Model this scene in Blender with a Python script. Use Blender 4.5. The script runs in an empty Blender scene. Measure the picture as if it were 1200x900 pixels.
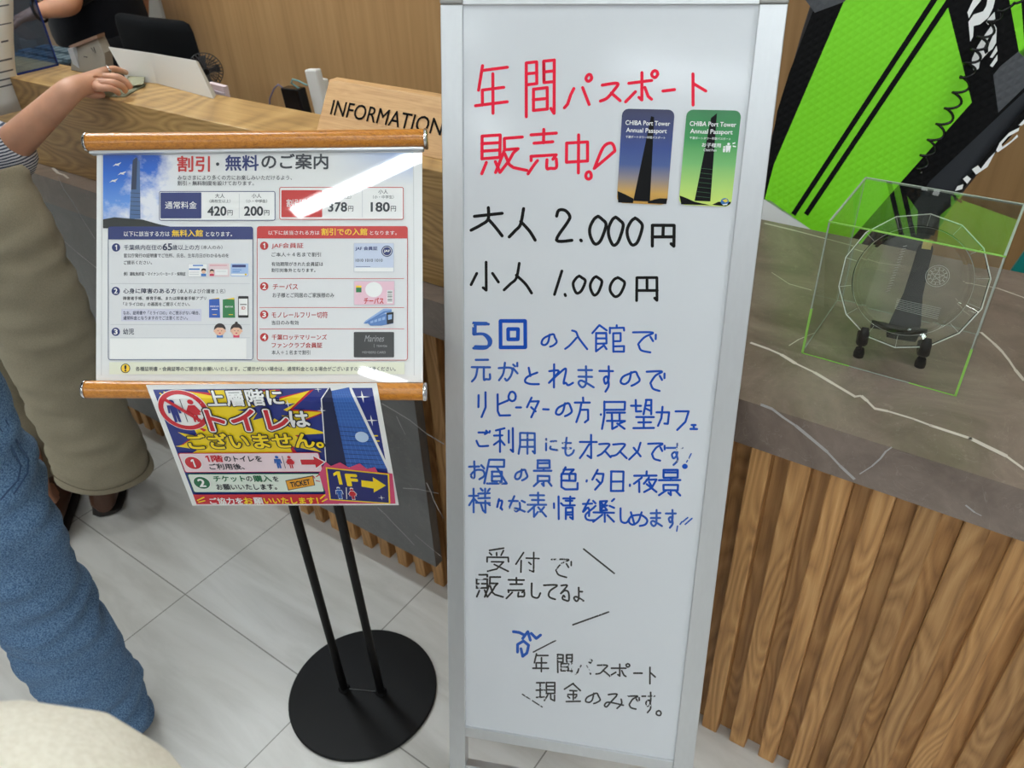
import bpy, math, random
from mathutils import Vector, Matrix
random.seed(7)
SC = bpy.context.scene
COL = bpy.context.collection
R = math.radians

# ------------------------------------------------------------------ camera, world, exposure
CAM_H = 1.45
FPX = 930.0
CX = Vector((0.82704869, 0.56103884, -0.03501258))      # camera right / up / forward, world frame:
CU = Vector((-0.29920107, 0.4920822, 0.81751687))       # x runs along the reception counter, y into it
CF = Vector((-0.47588778, 0.66565046, -0.57483936))
CO = Vector((0, 0, CAM_H))
cam_data = bpy.data.cameras.new('camera')
cam = bpy.data.objects.new('camera', cam_data)
COL.objects.link(cam)
m = Matrix((CX, CU, -CF)).transposed().to_4x4()
m.translation = CO
cam.matrix_world = m
cam_data.sensor_width = 36
cam_data.lens = FPX / 1200 * 36
cam_data.clip_start = 0.02
cam_data.dof.use_dof = True
cam_data.dof.focus_distance = 1.04
cam_data.dof.aperture_fstop = 9.0
SC.camera = cam
SC.view_settings.view_transform = 'Standard'
SC.view_settings.look = 'None'
SC.view_settings.gamma = 1
SC.view_settings.use_curve_mapping = False
SC.view_settings.exposure = -0.22
WORLD_STRENGTH = 0.5
LAMP_STRENGTH = 42.0
w = bpy.data.worlds.new('daylight')
SC.world = w
w.use_nodes = True
w.node_tree.nodes['Background'].inputs[0].default_value = (0.93, 0.97, 1.0, 1)
w.node_tree.nodes['Background'].inputs[1].default_value = WORLD_STRENGTH


def ray(px, py):
    return CF + CX * ((px - 600) / FPX) - CU * ((py - 450) / FPX)
def onz(px, py, z):
    d = ray(px, py); return CO + d * ((z - CAM_H) / d.z)
def ony(px, py, y):
    d = ray(px, py); return CO + d * (y / d.y)
def onx(px, py, x):
    d = ray(px, py); return CO + d * (x / d.x)
def onpl(px, py, p, n):
    d = ray(px, py); return CO + d * ((p - CO).dot(n) / d.dot(n))

# ------------------------------------------------------------------ materials
def lin(c):
    return tuple((v / 255 / 12.92) if v / 255 <= 0.04045 else ((v / 255 + 0.055) / 1.055) ** 2.4 for v in c[:3]) + (1,)
MATS = {}
def mat(name, col, rough=0.5, metal=0.0, coat=0.0, coat_rough=0.05, trans=0.0, ior=1.5, spec=0.5, emit=None, es=0, sheen=0):
    if name in MATS: return MATS[name]
    m = bpy.data.materials.new(name); m.use_nodes = True
    b = m.node_tree.nodes['Principled BSDF']
    b.inputs['Base Color'].default_value = lin(col)
    b.inputs['Roughness'].default_value = rough
    b.inputs['Metallic'].default_value = metal
    b.inputs['Coat Weight'].default_value = coat
    b.inputs['Coat Roughness'].default_value = coat_rough
    b.inputs['Transmission Weight'].default_value = trans
    b.inputs['IOR'].default_value = ior
    b.inputs['Specular IOR Level'].default_value = spec
    b.inputs['Sheen Weight'].default_value = sheen
    if emit:
        b.inputs['Emission Color'].default_value = lin(emit); b.inputs['Emission Strength'].default_value = es
    MATS[name] = m
    return m
def nd(m, t, **kw):
    n = m.node_tree.nodes.new(t)
    for k, v in kw.items():
        if k.startswith('_'): setattr(n, k[1:], v)
        else: n.inputs[k.replace('_', ' ')].default_value = v
    return n
def lk(m, a, b): m.node_tree.links.new(a, b)
def bsdf(m): return m.node_tree.nodes['Principled BSDF']
def ramp(m, fac, stops):
    r = m.node_tree.nodes.new('ShaderNodeValToRGB')
    e = r.color_ramp.elements
    while len(e) < len(stops): e.new(0.5)
    for el, (p, c) in zip(e, stops):
        el.position = p; el.color = lin(c)
    lk(m, fac, r.inputs[0]); return r
def coords(m, scale, loc=(0, 0, 0), rot=(0, 0, 0), kind='Object'):
    tc = m.node_tree.nodes.new('ShaderNodeTexCoord')
    mp = m.node_tree.nodes.new('ShaderNodeMapping')
    mp.inputs['Scale'].default_value = scale; mp.inputs['Location'].default_value = loc; mp.inputs['Rotation'].default_value = rot
    lk(m, tc.outputs[kind], mp.inputs[0]); return mp
def bump(m, h, strength=0.2, dist=0.002):
    b = m.node_tree.nodes.new('ShaderNodeBump')
    b.inputs['Strength'].default_value = strength; b.inputs['Distance'].default_value = dist
    lk(m, h, b.inputs['Height']); lk(m, b.outputs[0], bsdf(m).inputs['Normal'])

def wood(name, dark, mid, light, scale, rough=0.5, rings=None, per_island=False, coat=0.0, fine=1.0):
    """grain runs along the axis with the small scale value"""
    m = mat(name, mid, rough, coat=coat, coat_rough=0.15)
    mp = coords(m, scale)
    vec = mp.outputs[0]
    if per_island:
        g = m.node_tree.nodes.new('ShaderNodeNewGeometry')
        mul = nd(m, 'ShaderNodeMath', _operation='MULTIPLY'); mul.inputs[1].default_value = 37.0
        lk(m, g.outputs['Random Per Island'], mul.inputs[0])
        add = nd(m, 'ShaderNodeVectorMath', _operation='ADD')
        lk(m, vec, add.inputs[0]); lk(m, mul.outputs[0], add.inputs[1]); vec = add.outputs[0]
    n1 = nd(m, 'ShaderNodeTexNoise', Scale=1.0, Detail=6.0, Roughness=0.65, Distortion=0.6)
    lk(m, vec, n1.inputs['Vector'])
    # flat-sawn figure: contour lines of a stretched low-frequency noise
    cs, freq, wt = rings if rings else ((scale[0] * .6, scale[1] * .6, scale[2] * .6), 9.0, .12)
    mp2 = coords(m, cs); v2 = mp2.outputs[0]
    if per_island:
        ad2 = nd(m, 'ShaderNodeVectorMath', _operation='ADD'); lk(m, v2, ad2.inputs[0]); lk(m, mul.outputs[0], ad2.inputs[1]); v2 = ad2.outputs[0]
    nlow = nd(m, 'ShaderNodeTexNoise', Scale=1.0, Detail=1.5, Roughness=0.4); lk(m, v2, nlow.inputs['Vector'])
    mu = nd(m, 'ShaderNodeMath', _operation='MULTIPLY'); mu.inputs[1].default_value = freq; lk(m, nlow.outputs[0], mu.inputs[0])
    pp = nd(m, 'ShaderNodeMath', _operation='PINGPONG'); pp.inputs[1].default_value = 0.5; lk(m, mu.outputs[0], pp.inputs[0])
    sq = nd(m, 'ShaderNodeMath', _operation='MULTIPLY'); sq.inputs[1].default_value = 2.0; lk(m, pp.outputs[0], sq.inputs[0])
    mix = nd(m, 'ShaderNodeMix', _data_type='FLOAT'); mix.inputs[0].default_value = wt
    lk(m, n1.outputs[0], mix.inputs[2]); lk(m, sq.outputs[0], mix.inputs[3])
    rp = ramp(m, mix.outputs[0], [(0.18, dark), (0.5, mid), (0.82, light)])
    out = rp.outputs[0]
    if per_island:
        hs = nd(m, 'ShaderNodeHueSaturation')
        mr = nd(m, 'ShaderNodeMapRange'); mr.inputs['To Min'].default_value = 0.78; mr.inputs['To Max'].default_value = 1.22
        lk(m, g.outputs['Random Per Island'], mr.inputs[0]); lk(m, mr.outputs[0], hs.inputs['Value']); lk(m, out, hs.inputs['Color'])
        out = hs.outputs[0]
    lk(m, out, bsdf(m).inputs['Base Color'])
    bump(m, n1.outputs[0], 0.12 * fine, 0.001)
    return m

M_counterwood = wood('oak_counter', (128, 95, 52), (176, 138, 84), (200, 164, 108), (5, 70, 110), 0.42, rings=((2.4, 2.0, 9.0), 26.0, .30))
M_slat = wood('oak_slats', (128, 88, 48), (178, 131, 79), (206, 162, 107), (130, 130, 5.0), 0.55, rings=((16, 16, 2.6), 15.0, .28), per_island=True)
M_wallwood = wood('oak_wall_laminate', (152, 113, 70), (174, 134, 88), (186, 147, 100), (22, 22, .8), 0.5)
M_barwood = wood('honey_wood_bar', (124, 66, 10), (192, 121, 34), (212, 146, 60), (6, 260, 260), 0.34, coat=0.35)
M_signwood = wood('pale_oak_board', (176, 130, 82), (203, 158, 106), (216, 172, 122), (9, 130, 130), 0.5)

def marble(name, c1, c2, c3, rough):
    m = mat(name, c2, rough, coat=0.25, coat_rough=0.12)
    mp = coords(m, (1, 1, 1))
    n1 = nd(m, 'ShaderNodeTexNoise', Scale=7.0, Detail=9.0, Roughness=0.7, Distortion=0.8)
    lk(m, mp.outputs[0], n1.inputs['Vector'])
    rp = ramp(m, n1.outputs[0], [(0.28, c1), (0.5, c2), (0.75, c3)])
    n2 = nd(m, 'ShaderNodeTexNoise', Scale=13.0, Detail=3.0, Roughness=0.55, Distortion=2.2)
    lk(m, mp.outputs[0], n2.inputs['Vector'])
    sub = nd(m, 'ShaderNodeMath', _operation='SUBTRACT'); sub.inputs[1].default_value = 0.5
    ab = nd(m, 'ShaderNodeMath', _operation='ABSOLUTE')
    lk(m, n2.outputs[0], sub.inputs[0]); lk(m, sub.outputs[0], ab.inputs[0])
    mr = nd(m, 'ShaderNodeMapRange'); mr.inputs['From Min'].default_value = 0.0; mr.inputs['From Max'].default_value = 0.006
    mr.inputs['To Min'].default_value = 0.22; mr.inputs['To Max'].default_value = 0.0
    lk(m, ab.outputs[0], mr.inputs[0])
    mx = nd(m, 'ShaderNodeMix', _data_type='RGBA')
    lk(m, mr.outputs[0], mx.inputs[0]); lk(m, rp.outputs[0], mx.inputs[6]); mx.inputs[7].default_value = lin((170, 160, 150))
    lk(m, mx.outputs[2], bsdf(m).inputs['Base Color'])
    return m
M_marble = marble('grey_brown_marble', (88, 75, 66), (117, 102, 92), (141, 126, 114), 0.34)
M_marble_panel = marble('dark_grey_marble', (74, 73, 73), (92, 91, 91), (108, 107, 106), 0.35)
M_vein = mat('marble_vein', (196, 187, 176), 0.35)
M_vein_panel = mat('panel_vein', (168, 165, 163), 0.4)

M_alu = mat('brushed_aluminium', (206, 208, 210), 0.38, 0.75)
mp = coords(M_alu, (160, 160, 1)); n1 = nd(M_alu, 'ShaderNodeTexNoise', Scale=1.0, Detail=2.0); lk(M_alu, mp.outputs[0], n1.inputs['Vector'])
rp = ramp(M_alu, n1.outputs[0], [(0.3, (207, 209, 211)), (0.7, (210, 212, 214))]); lk(M_alu, rp.outputs[0], bsdf(M_alu).inputs['Base Color'])
M_alucap = mat('aluminium_corner', (150, 149, 146), 0.45, 0.6)
M_chrome = mat('chrome', (215, 215, 215), 0.18, 1.0)
M_board = mat('whiteboard_enamel', (210, 213, 217), 0.3, coat=0.5, coat_rough=0.12)
M_black = mat('black_powder_coat', (7, 6, 6), 0.5, spec=0.22)
M_blackgloss = mat('black_gloss_plastic', (8, 8, 9), 0.25, spec=0.35)
M_blackfab = mat('black_mesh_fabric', (9, 10, 12), 0.9, spec=0.15)
M_white = mat('white_plastic', (222, 220, 214), 0.45)
M_paper = mat('white_card', (228, 226, 220), 0.75)
M_ceiling = mat('white_ceiling', (232, 232, 228), 0.9)
M_lamp = mat('lamp_diffuser', (255, 255, 255), 0.5, emit=(240, 250, 255), es=LAMP_STRENGTH)
M_wallwhite = mat('white_wall_paint', (205, 203, 196), 0.8)
M_wallbrown = mat('brown_wall_panel', (128, 108, 88), 0.7)

# floor tiles
M_floor = mat('floor_tile', (205, 203, 198), 0.42, coat=0.25, coat_rough=0.2)
TP = 0.457
mp = coords(M_floor, (1, 1, 1), (0, 0, 0), (0, 0, R(1.1)))
br = nd(M_floor, 'ShaderNodeTexBrick', Scale=1.0, Mortar_Size=0.0016, Mortar_Smooth=0.2, Brick_Width=TP, Row_Height=TP)
br.offset = 0.0; br.squash = 1.0
mp.inputs['Location'].default_value = (0.929, -0.541, 0)
lk(M_floor, mp.outputs[0], br.inputs['Vector'])
br.inputs['Color1'].default_value = lin((212, 209, 204)); br.inputs['Color2'].default_value = lin((206, 204, 200)); br.inputs['Mortar'].default_value = lin((140, 136, 130))
mp2 = coords(M_floor, (1.6, 9, 9), (0, 0, 0), (0, 0, R(1.1)))
n1 = nd(M_floor, 'ShaderNodeTexNoise', Scale=1.4, Detail=7.0, Roughness=0.6, Distortion=0.5); lk(M_floor, mp2.outputs[0], n1.inputs['Vector'])
rp = ramp(M_floor, n1.outputs[0], [(0.3, (224, 222, 218)), (0.55, (250, 249, 247)), (0.8, (255, 255, 255))])
mx = nd(M_floor, 'ShaderNodeMix', _data_type='RGBA', _blend_type='MULTIPLY'); mx.inputs[0].default_value = 1.0
lk(M_floor, br.outputs[0], mx.inputs[6]); lk(M_floor, rp.outputs[0], mx.inputs[7]); lk(M_floor, mx.outputs[2], bsdf(M_floor).inputs['Base Color'])

# fabrics
def fabric(name, c1, c2, scale=900, rough=0.9, big=None):
    m = mat(name, c1, rough, sheen=0.05, spec=0.15)
    mp = coords(m, (1, 1, 1)); n = nd(m, 'ShaderNodeTexNoise', Scale=scale, Detail=2.0); lk(m, mp.outputs[0], n.inputs['Vector'])
    rp = ramp(m, n.outputs[0], [(0.35, c1), (0.65, c2)]); out = rp.outputs[0]
    n2 = nd(m, 'ShaderNodeTexNoise', Scale=18.0, Detail=4.0, Distortion=0.8); lk(m, mp.outputs[0], n2.inputs['Vector'])
    lk(m, out, bsdf(m).inputs['Base Color']); bump(m, n2.outputs[0], 0.32, 0.007)
    return m
M_denim = fabric('blue_denim', (64, 92, 126), (112, 142, 174), 420)
M_beige = fabric('olive_beige_cotton', (146, 136, 115), (158, 148, 126), 500)
M_cream = fabric('cream_cotton', (226, 218, 200), (236, 229, 213), 300)
M_navy = fabric('black_navy_jersey', (10, 11, 16), (15, 16, 21), 300)
M_darktrouser = fabric('black_trouser_cloth', (18, 18, 20), (26, 26, 28), 300)
M_stitch = mat('denim_seam', (52, 76, 108), 0.9)
M_stripe = mat('striped_shirt', (200, 200, 205), 0.9)
mp = coords(M_stripe, (1, 1, 1)); wv = nd(M_stripe, 'ShaderNodeTexWave', Scale=55.0, Distortion=1.0, Detail=1.0); wv.bands_direction = 'Z'
lk(M_stripe, mp.outputs[0], wv.inputs['Vector'])
rp = ramp(M_stripe, wv.outputs[1], [(0.35, (58, 64, 84)), (0.6, (206, 207, 212))]); lk(M_stripe, rp.outputs[0], bsdf(M_stripe).inputs['Base Color'])
def skinmat(name, c):
    m = mat(name, c, 0.5)
    b = bsdf(m); b.inputs['Subsurface Weight'].default_value = 0.12; b.inputs['Subsurface Radius'].default_value = (0.01, 0.004, 0.002)
    mp = coords(m, (1, 1, 1)); n = nd(m, 'ShaderNodeTexNoise', Scale=30.0, Detail=3.0); lk(m, mp.outputs[0], n.inputs['Vector'])
    rp = ramp(m, n.outputs[0], [(0.3, tuple(int(v * 0.93) for v in c)), (0.7, c)]); lk(m, rp.outputs[0], b.inputs['Base Color'])
    return m
M_skin = skinmat('skin', (206, 152, 122))
M_skin2 = skinmat('skin_tan', (196, 138, 104))
M_hair = mat('dark_hair', (28, 22, 20), 0.6)
M_shoe = mat('brown_leather', (84, 54, 38), 0.4)
M_shoe2 = mat('taupe_shoe', (122, 112, 100), 0.6)
M_sole = mat('dark_sole', (40, 34, 30), 0.7)
M_eye = mat('eye_dark', (30, 24, 22), 0.3)
M_lip = mat('lip', (170, 98, 88), 0.5)

def thin_clear(name, tint, refl=1.0, rough=0.0, ior=1.49):
    """clear sheet: transparent straight through plus Fresnel reflection"""
    m = bpy.data.materials.new(name); m.use_nodes = True; nt = m.node_tree; nt.nodes.clear()
    o = nt.nodes.new('ShaderNodeOutputMaterial'); t = nt.nodes.new('ShaderNodeBsdfTransparent'); g = nt.nodes.new('ShaderNodeBsdfGlossy')
    t.inputs[0].default_value = lin(tint); g.inputs['Roughness'].default_value = rough
    f = nt.nodes.new('ShaderNodeLayerWeight'); f.inputs[0].default_value = 0.5
    pw = nt.nodes.new('ShaderNodeMath'); pw.operation = 'POWER'; pw.inputs[1].default_value = 5.0
    f0 = ((ior - 1) / (ior + 1)) ** 2 * 1.6
    mu = nt.nodes.new('ShaderNodeMath'); mu.operation = 'MULTIPLY_ADD'; mu.inputs[1].default_value = (1 - f0) * refl; mu.inputs[2].default_value = f0 * refl
    mx = nt.nodes.new('ShaderNodeMixShader')
    lk(m, f.outputs['Facing'], pw.inputs[0]); lk(m, pw.outputs[0], mu.inputs[0]); lk(m, mu.outputs[0], mx.inputs[0]); lk(m, t.outputs[0], mx.inputs[1]); lk(m, g.outputs[0], mx.inputs[2]); lk(m, mx.outputs[0], o.inputs[0])
    MATS[name] = m; return m
M_acrylic = thin_clear('clear_acrylic', (247, 250, 245), 0.8)
M_acrylic_lid = thin_clear('clear_acrylic_lid', (244, 248, 242), 2.1)
M_edge_board_glow = mat('acrylic_edge_board_glow', (168, 226, 110), 0.25, trans=0.3)  # green glow caught from the paddle board, put into the edge colour
M_acrylic_frost = mat('acrylic_polished_edge', (206, 214, 206), 0.2, trans=0.5)
M_screen = thin_clear('tinted_acrylic', (176, 196, 222), 0.9)
M_screen_edge = mat('blue_acrylic_edge', (36, 58, 128), 0.2, trans=0.3)
M_crystal = mat('crystal_glass', (252, 254, 252), 0.0, trans=1.0, ior=1.48)
M_crystal_thin = thin_clear('crystal_plate', (248, 250, 248), 0.5)
M_gold = mat('gold_sticker', (214, 190, 110), 0.35, 0.3)
M_etch = mat('etched_frost', (196, 200, 196), 0.6, trans=0.5)
M_rim_glint = mat('cut_rim_highlight', (238, 242, 240), 0.12, coat=1.0)  # white colour stands in for highlights along the cut glass rim

# ------------------------------------------------------------------ mesh building
ROOT = {}
def tag(o, label=None, cat=None, group=None, kind=None):
    if label: o['label'] = label
    if cat: o['category'] = cat
    if group: o['group'] = group
    if kind: o['kind'] = kind
    return o
def thing(name, label, cat, loc, group=None):
    o = bpy.data.objects.new(name, None); COL.objects.link(o)
    o.location = loc; o.empty_display_size = 0.05
    ROOT[o] = Vector(loc)
    return tag(o, label, cat, group)

class MB:
    def __init__(s): s.v = []; s.f = []; s.m = []; s.mats = []; s.uv = {}
    def mi(s, mt):
        if mt not in s.mats: s.mats.append(mt)
        return s.mats.index(mt)
    def add(s, vs, fs, mt, uvs=None):
        b = len(s.v); s.v += [Vector(p) for p in vs]; k = s.mi(mt)
        for f in fs: s.f.append([i + b for i in f]); s.m.append(k)
        if uvs:
            for i, q in enumerate(uvs): s.uv[b + i] = q
        return s
    def box(s, p0, p1, mt):
        x0, y0, z0 = p0; x1, y1, z1 = p1
        return s.obox(Vector(((x0 + x1) / 2, (y0 + y1) / 2, (z0 + z1) / 2)), (Vector((1, 0, 0)), Vector((0, 1, 0)), Vector((0, 0, 1))), (abs(x1 - x0) / 2, abs(y1 - y0) / 2, abs(z1 - z0) / 2), mt)
    def obox(s, c, ax, h, mt):
        c = Vector(c); vs = []
        for k in (-1, 1):
            for j in (-1, 1):
                for i in (-1, 1): vs.append(c + ax[0] * (i * h[0]) + ax[1] * (j * h[1]) + ax[2] * (k * h[2]))
        return s.add(vs, [(0, 2, 3, 1), (4, 5, 7, 6), (0, 1, 5, 4), (2, 6, 7, 3), (0, 4, 6, 2), (1, 3, 7, 5)], mt)
    def prism(s, pts, off, mt):
        """polygon pts extruded by vector off"""
        n = len(pts); pts = [Vector(p) for p in pts]; off = Vector(off)
        vs = pts + [p + off for p in pts]
        fs = [tuple(range(n - 1, -1, -1)), tuple(range(n, 2 * n))] + [(i, (i + 1) % n, n + (i + 1) % n, n + i) for i in range(n)]
        return s.add(vs, fs, mt)
    def loft(s, rings, mt, cap=True, closed=True):
        n = len(rings[0]); vs = [p for r in rings for p in r]; fs = []
        for a in range(len(rings) - 1):
            for i in range(n if closed else n - 1):
                j = (i + 1) % n
                fs.append((a * n + i, a * n + j, (a + 1) * n + j, (a + 1) * n + i))
        if cap:
            fs.append(tuple(range(n - 1, -1, -1))); b = (len(rings) - 1) * n; fs.append(tuple(range(b, b + n)))
        return s.add(vs, fs, mt)
    def tube(s, pts, r, mt, n=10, cap=True):
        pts = [Vector(p) for p in pts]; rs = r if isinstance(r, (list, tuple)) else [r] * len(pts)
        t0 = (pts[1] - pts[0]).normalized(); a = t0.orthogonal().normalized(); rings = []
        for i, p in enumerate(pts):
            t = (pts[min(i + 1, len(pts) - 1)] - pts[max(i - 1, 0)]).normalized()
            a = (a - t * a.dot(t)).normalized(); b = t.cross(a)
            rings.append([p + (a * math.cos(q) + b * math.sin(q)) * rs[i] for q in [2 * math.pi * k / n for k in range(n)]])
        return s.loft(rings, mt, cap)
    def lathe(s, c, ax, prof, mt, n=32, cap=True):
        c = Vector(c); ax = Vector(ax).normalized(); a = ax.orthogonal().normalized(); b = ax.cross(a)
        rings = [[c + ax * h + (a * math.cos(q) + b * math.sin(q)) * r for q in [2 * math.pi * k / n for k in range(n)]] for r, h in prof]
        return s.loft(rings, mt, cap)
    def ball(s, c, r, mt, n=12, sc=(1, 1, 1)):
        rings = []
        for i in range(1, n):
            t = math.pi * i / n
            rings.append([Vector((c[0] + r * sc[0] * math.sin(t) * math.cos(q), c[1] + r * sc[1] * math.sin(t) * math.sin(q), c[2] - r * sc[2] * math.cos(t))) for q in [2 * math.pi * k / (2 * n) for k in range(2 * n)]])
        return s.loft(rings, mt)
    def build(s, name, parent=None, smooth=None, bevel=0, root=None, recalc=False):
        me = bpy.data.meshes.new(name)
        r = Vector((0, 0, 0))
        if parent is not None:
            p = parent
            while p.parent: p = p.parent
            r = ROOT.get(p, Vector((0, 0, 0)))
        elif root is not None: r = Vector(root)
        me.from_pydata([tuple(v - r) for v in s.v], [], s.f)
        for mt in s.mats: me.materials.append(mt)
        me.polygons.foreach_set('material_index', s.m)
        if s.uv:
            ul = me.uv_layers.new(name='UVMap')
            for l in me.loops:
                if l.vertex_index in s.uv: ul.data[l.index].uv = s.uv[l.vertex_index]
        if smooth is not None:
            me.polygons.foreach_set('use_smooth', [True] * len(me.polygons))
            me.set_sharp_from_angle(angle=R(smooth))
        me.update()
        o = bpy.data.objects.new(name, me); COL.objects.link(o)
        if recalc:
            import bmesh
            bm = bmesh.new(); bm.from_mesh(me); bmesh.ops.recalc_face_normals(bm, faces=bm.faces[:]); bm.to_mesh(me); bm.free()
        if parent is not None: o.parent = parent
        else:
            o.location = r; ROOT[o] = r
        if bevel:
            b = o.modifiers.new('edge', 'BEVEL'); b.width = bevel; b.segments = 2; b.limit_method = 'ANGLE'
        return o

# ------------------------------------------------------------------ text and print on surfaces
_G = {}
def glyphs(s, off=0.0):
    k = (s, off)
    if k not in _G:
        c = bpy.data.curves.new('txt', 'FONT'); c.body = s; c.size = 1; c.offset = off; c.resolution_u = 3
        o = bpy.data.objects.new('txt', c); COL.objects.link(o)
        bpy.context.view_layer.update()
        me = bpy.data.meshes.new_from_object(o.evaluated_get(bpy.context.evaluated_depsgraph_get()))
        _G[k] = ([(v.co.x, v.co.y) for v in me.vertices], [tuple(p.vertices) for p in me.polygons])
        bpy.data.objects.remove(o); bpy.data.curves.remove(c); bpy.data.meshes.remove(me)
    return _G[k]

class Print:
    """flat artwork printed on a surface; S(u, v, layer) -> world point"""
    def __init__(s, S): s.S = S; s.mb = MB()
    def poly(s, pts, mt, layer=1, uv=None):
        s.emit(pts, [tuple(range(len(pts)))], mt, layer, uv); return s
    def rect(s, x0, y0, x1, y1, mt, layer=1, uv=False, r=0):
        if r: return s.poly(rrect(x0, y0, x1, y1, r), mt, layer)
        return s.poly([(x0, y0), (x1, y0), (x1, y1), (x0, y1)], mt, layer, [(0, 1), (1, 1), (1, 0), (0, 0)] if uv else None)
    def frame(s, x0, y0, x1, y1, t, mt, layer=1, r=0.01):
        a = rrect(x0, y0, x1, y1, r); b = rrect(x0 + t, y0 + t, x1 - t, y1 - t, max(r - t, 0.005)); n = len(a)
        s.mb.add([s.S(x, y, layer) for x, y in a + b], [(i, (i + 1) % n, n + (i + 1) % n, n + i) for i in range(n)], mt); return s
    def disc(s, x, y, r, mt, layer=1, ry=None, n=24):
        return s.poly([(x + r * math.cos(q), y + (ry or r) * math.sin(q)) for q in [2 * math.pi * k / n for k in range(n)]], mt, layer)
    def ring(s, x, y, r, t, mt, layer=1, n=36):
        c = [(math.cos(2 * math.pi * k / n), math.sin(2 * math.pi * k / n)) for k in range(n)]
        s.mb.add([s.S(x + r * a, y + r * b, layer) for a, b in c] + [s.S(x + (r - t) * a, y + (r - t) * b, layer) for a, b in c], [(i, (i + 1) % n, n + (i + 1) % n, n + i) for i in range(n)], mt); return s
    def line(s, x0, y0, x1, y1, wd, mt, layer=1):
        dx, dy = x1 - x0, y1 - y0; l = math.hypot(dx, dy); nx, ny = -dy / l * wd / 2, dx / l * wd / 2
        return s.poly([(x0 + nx, y0 + ny), (x1 + nx, y1 + ny), (x1 - nx, y1 - ny), (x0 - nx, y0 - ny)], mt, layer)
    def one(s, x0, y0, x1, y1, mt, layer):
        q = lambda a, b: (x0 + (x1 - x0) * a, y0 + (y1 - y0) * b)
        return s.poly([q(0, .16), q(.52, 0), q(1, 0), q(1, 1), q(.52, 1), q(.52, .24), q(0, .36)], mt, layer)
    def text(s, t, x0, y0, x1, y1, mt, layer=2, off=0.0, shear=0.0, rise=0.0):
        if t == '1': return s.one(x0, y0, x1, y1, mt, layer)
        v0, _ = glyphs(t)
        ax0 = min(p[0] for p in v0); ax1 = max(p[0] for p in v0); ay0 = min(p[1] for p in v0); ay1 = max(p[1] for p in v0)
        v, f = glyphs(t)
        n = 0 if off < .003 else (4 if off < .012 else (8 if off < .05 else 16))
        for ci, q in enumerate([None] + [2 * math.pi * (k + .5) / n for k in range(n)]):
            sx, sy = (0, 0) if q is None else (off * math.cos(q), off * math.sin(q))
            vs = []
            for gx, gy in v:
                a = (gx + sx - ax0) / (ax1 - ax0); b = (gy + sy - ay0) / (ay1 - ay0)
                vs.append((x0 + a * (x1 - x0) + shear * b, y1 - b * (y1 - y0) + rise * a))
            s.emit(vs, f, mt, layer + .03 * ci)
        return s
    def emit(s, vs, fs, mt, layer, uv=None):
        s.mb.add([s.S(x, y, layer) for x, y in vs], fs, mt, uv)
    def build(s, name, parent): return s.mb.build(name, parent)
def rrect(x0, y0, x1, y1, r, n=4):
    o = []
    for cx, cy, a0 in ((x1 - r, y0 + r, -90), (x1 - r, y1 - r, 0), (x0 + r, y1 - r, 90), (x0 + r, y0 + r, 180)):
        for k in range(n + 1):
            a = R(a0 + 90 * k / n); o.append((cx + r * math.cos(a), cy + r * math.sin(a)))
    return o

# ------------------------------------------------------------------ people
def skin_mesh(name, verts, edges, mt, parent, sub=2, wrinkle=0):
    """verts: list of (pos, radius); first is the root"""
    r = ROOT[parent]
    me = bpy.data.meshes.new(name + '_cage'); me.from_pydata([tuple(Vector(p) - r) for p, _ in verts], edges, [])
    o = bpy.data.objects.new(name + '_cage', me); COL.objects.link(o)
    sk = o.modifiers.new('skin', 'SKIN'); sk.use_smooth_shade = True; sk.branch_smoothing = 0.3
    for d, (_, rad) in zip(me.skin_vertices[0].data, verts):
        rad = rad if isinstance(rad, tuple) else (rad, rad)
        d.radius = rad; d.use_root = False
    me.skin_vertices[0].data[0].use_root = True
    ss = o.modifiers.new('sub', 'SUBSURF'); ss.levels = sub; ss.render_levels = sub
    bpy.context.view_layer.update()
    out = bpy.data.meshes.new_from_object(o.evaluated_get(bpy.context.evaluated_depsgraph_get()))
    bpy.data.objects.remove(o)
    out.name = name; out.materials.clear(); out.materials.append(mt)
    for p in out.polygons: p.use_smooth = True
    ob = bpy.data.objects.new(name, out); COL.objects.link(ob); ob.parent = parent
    return ob

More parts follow.
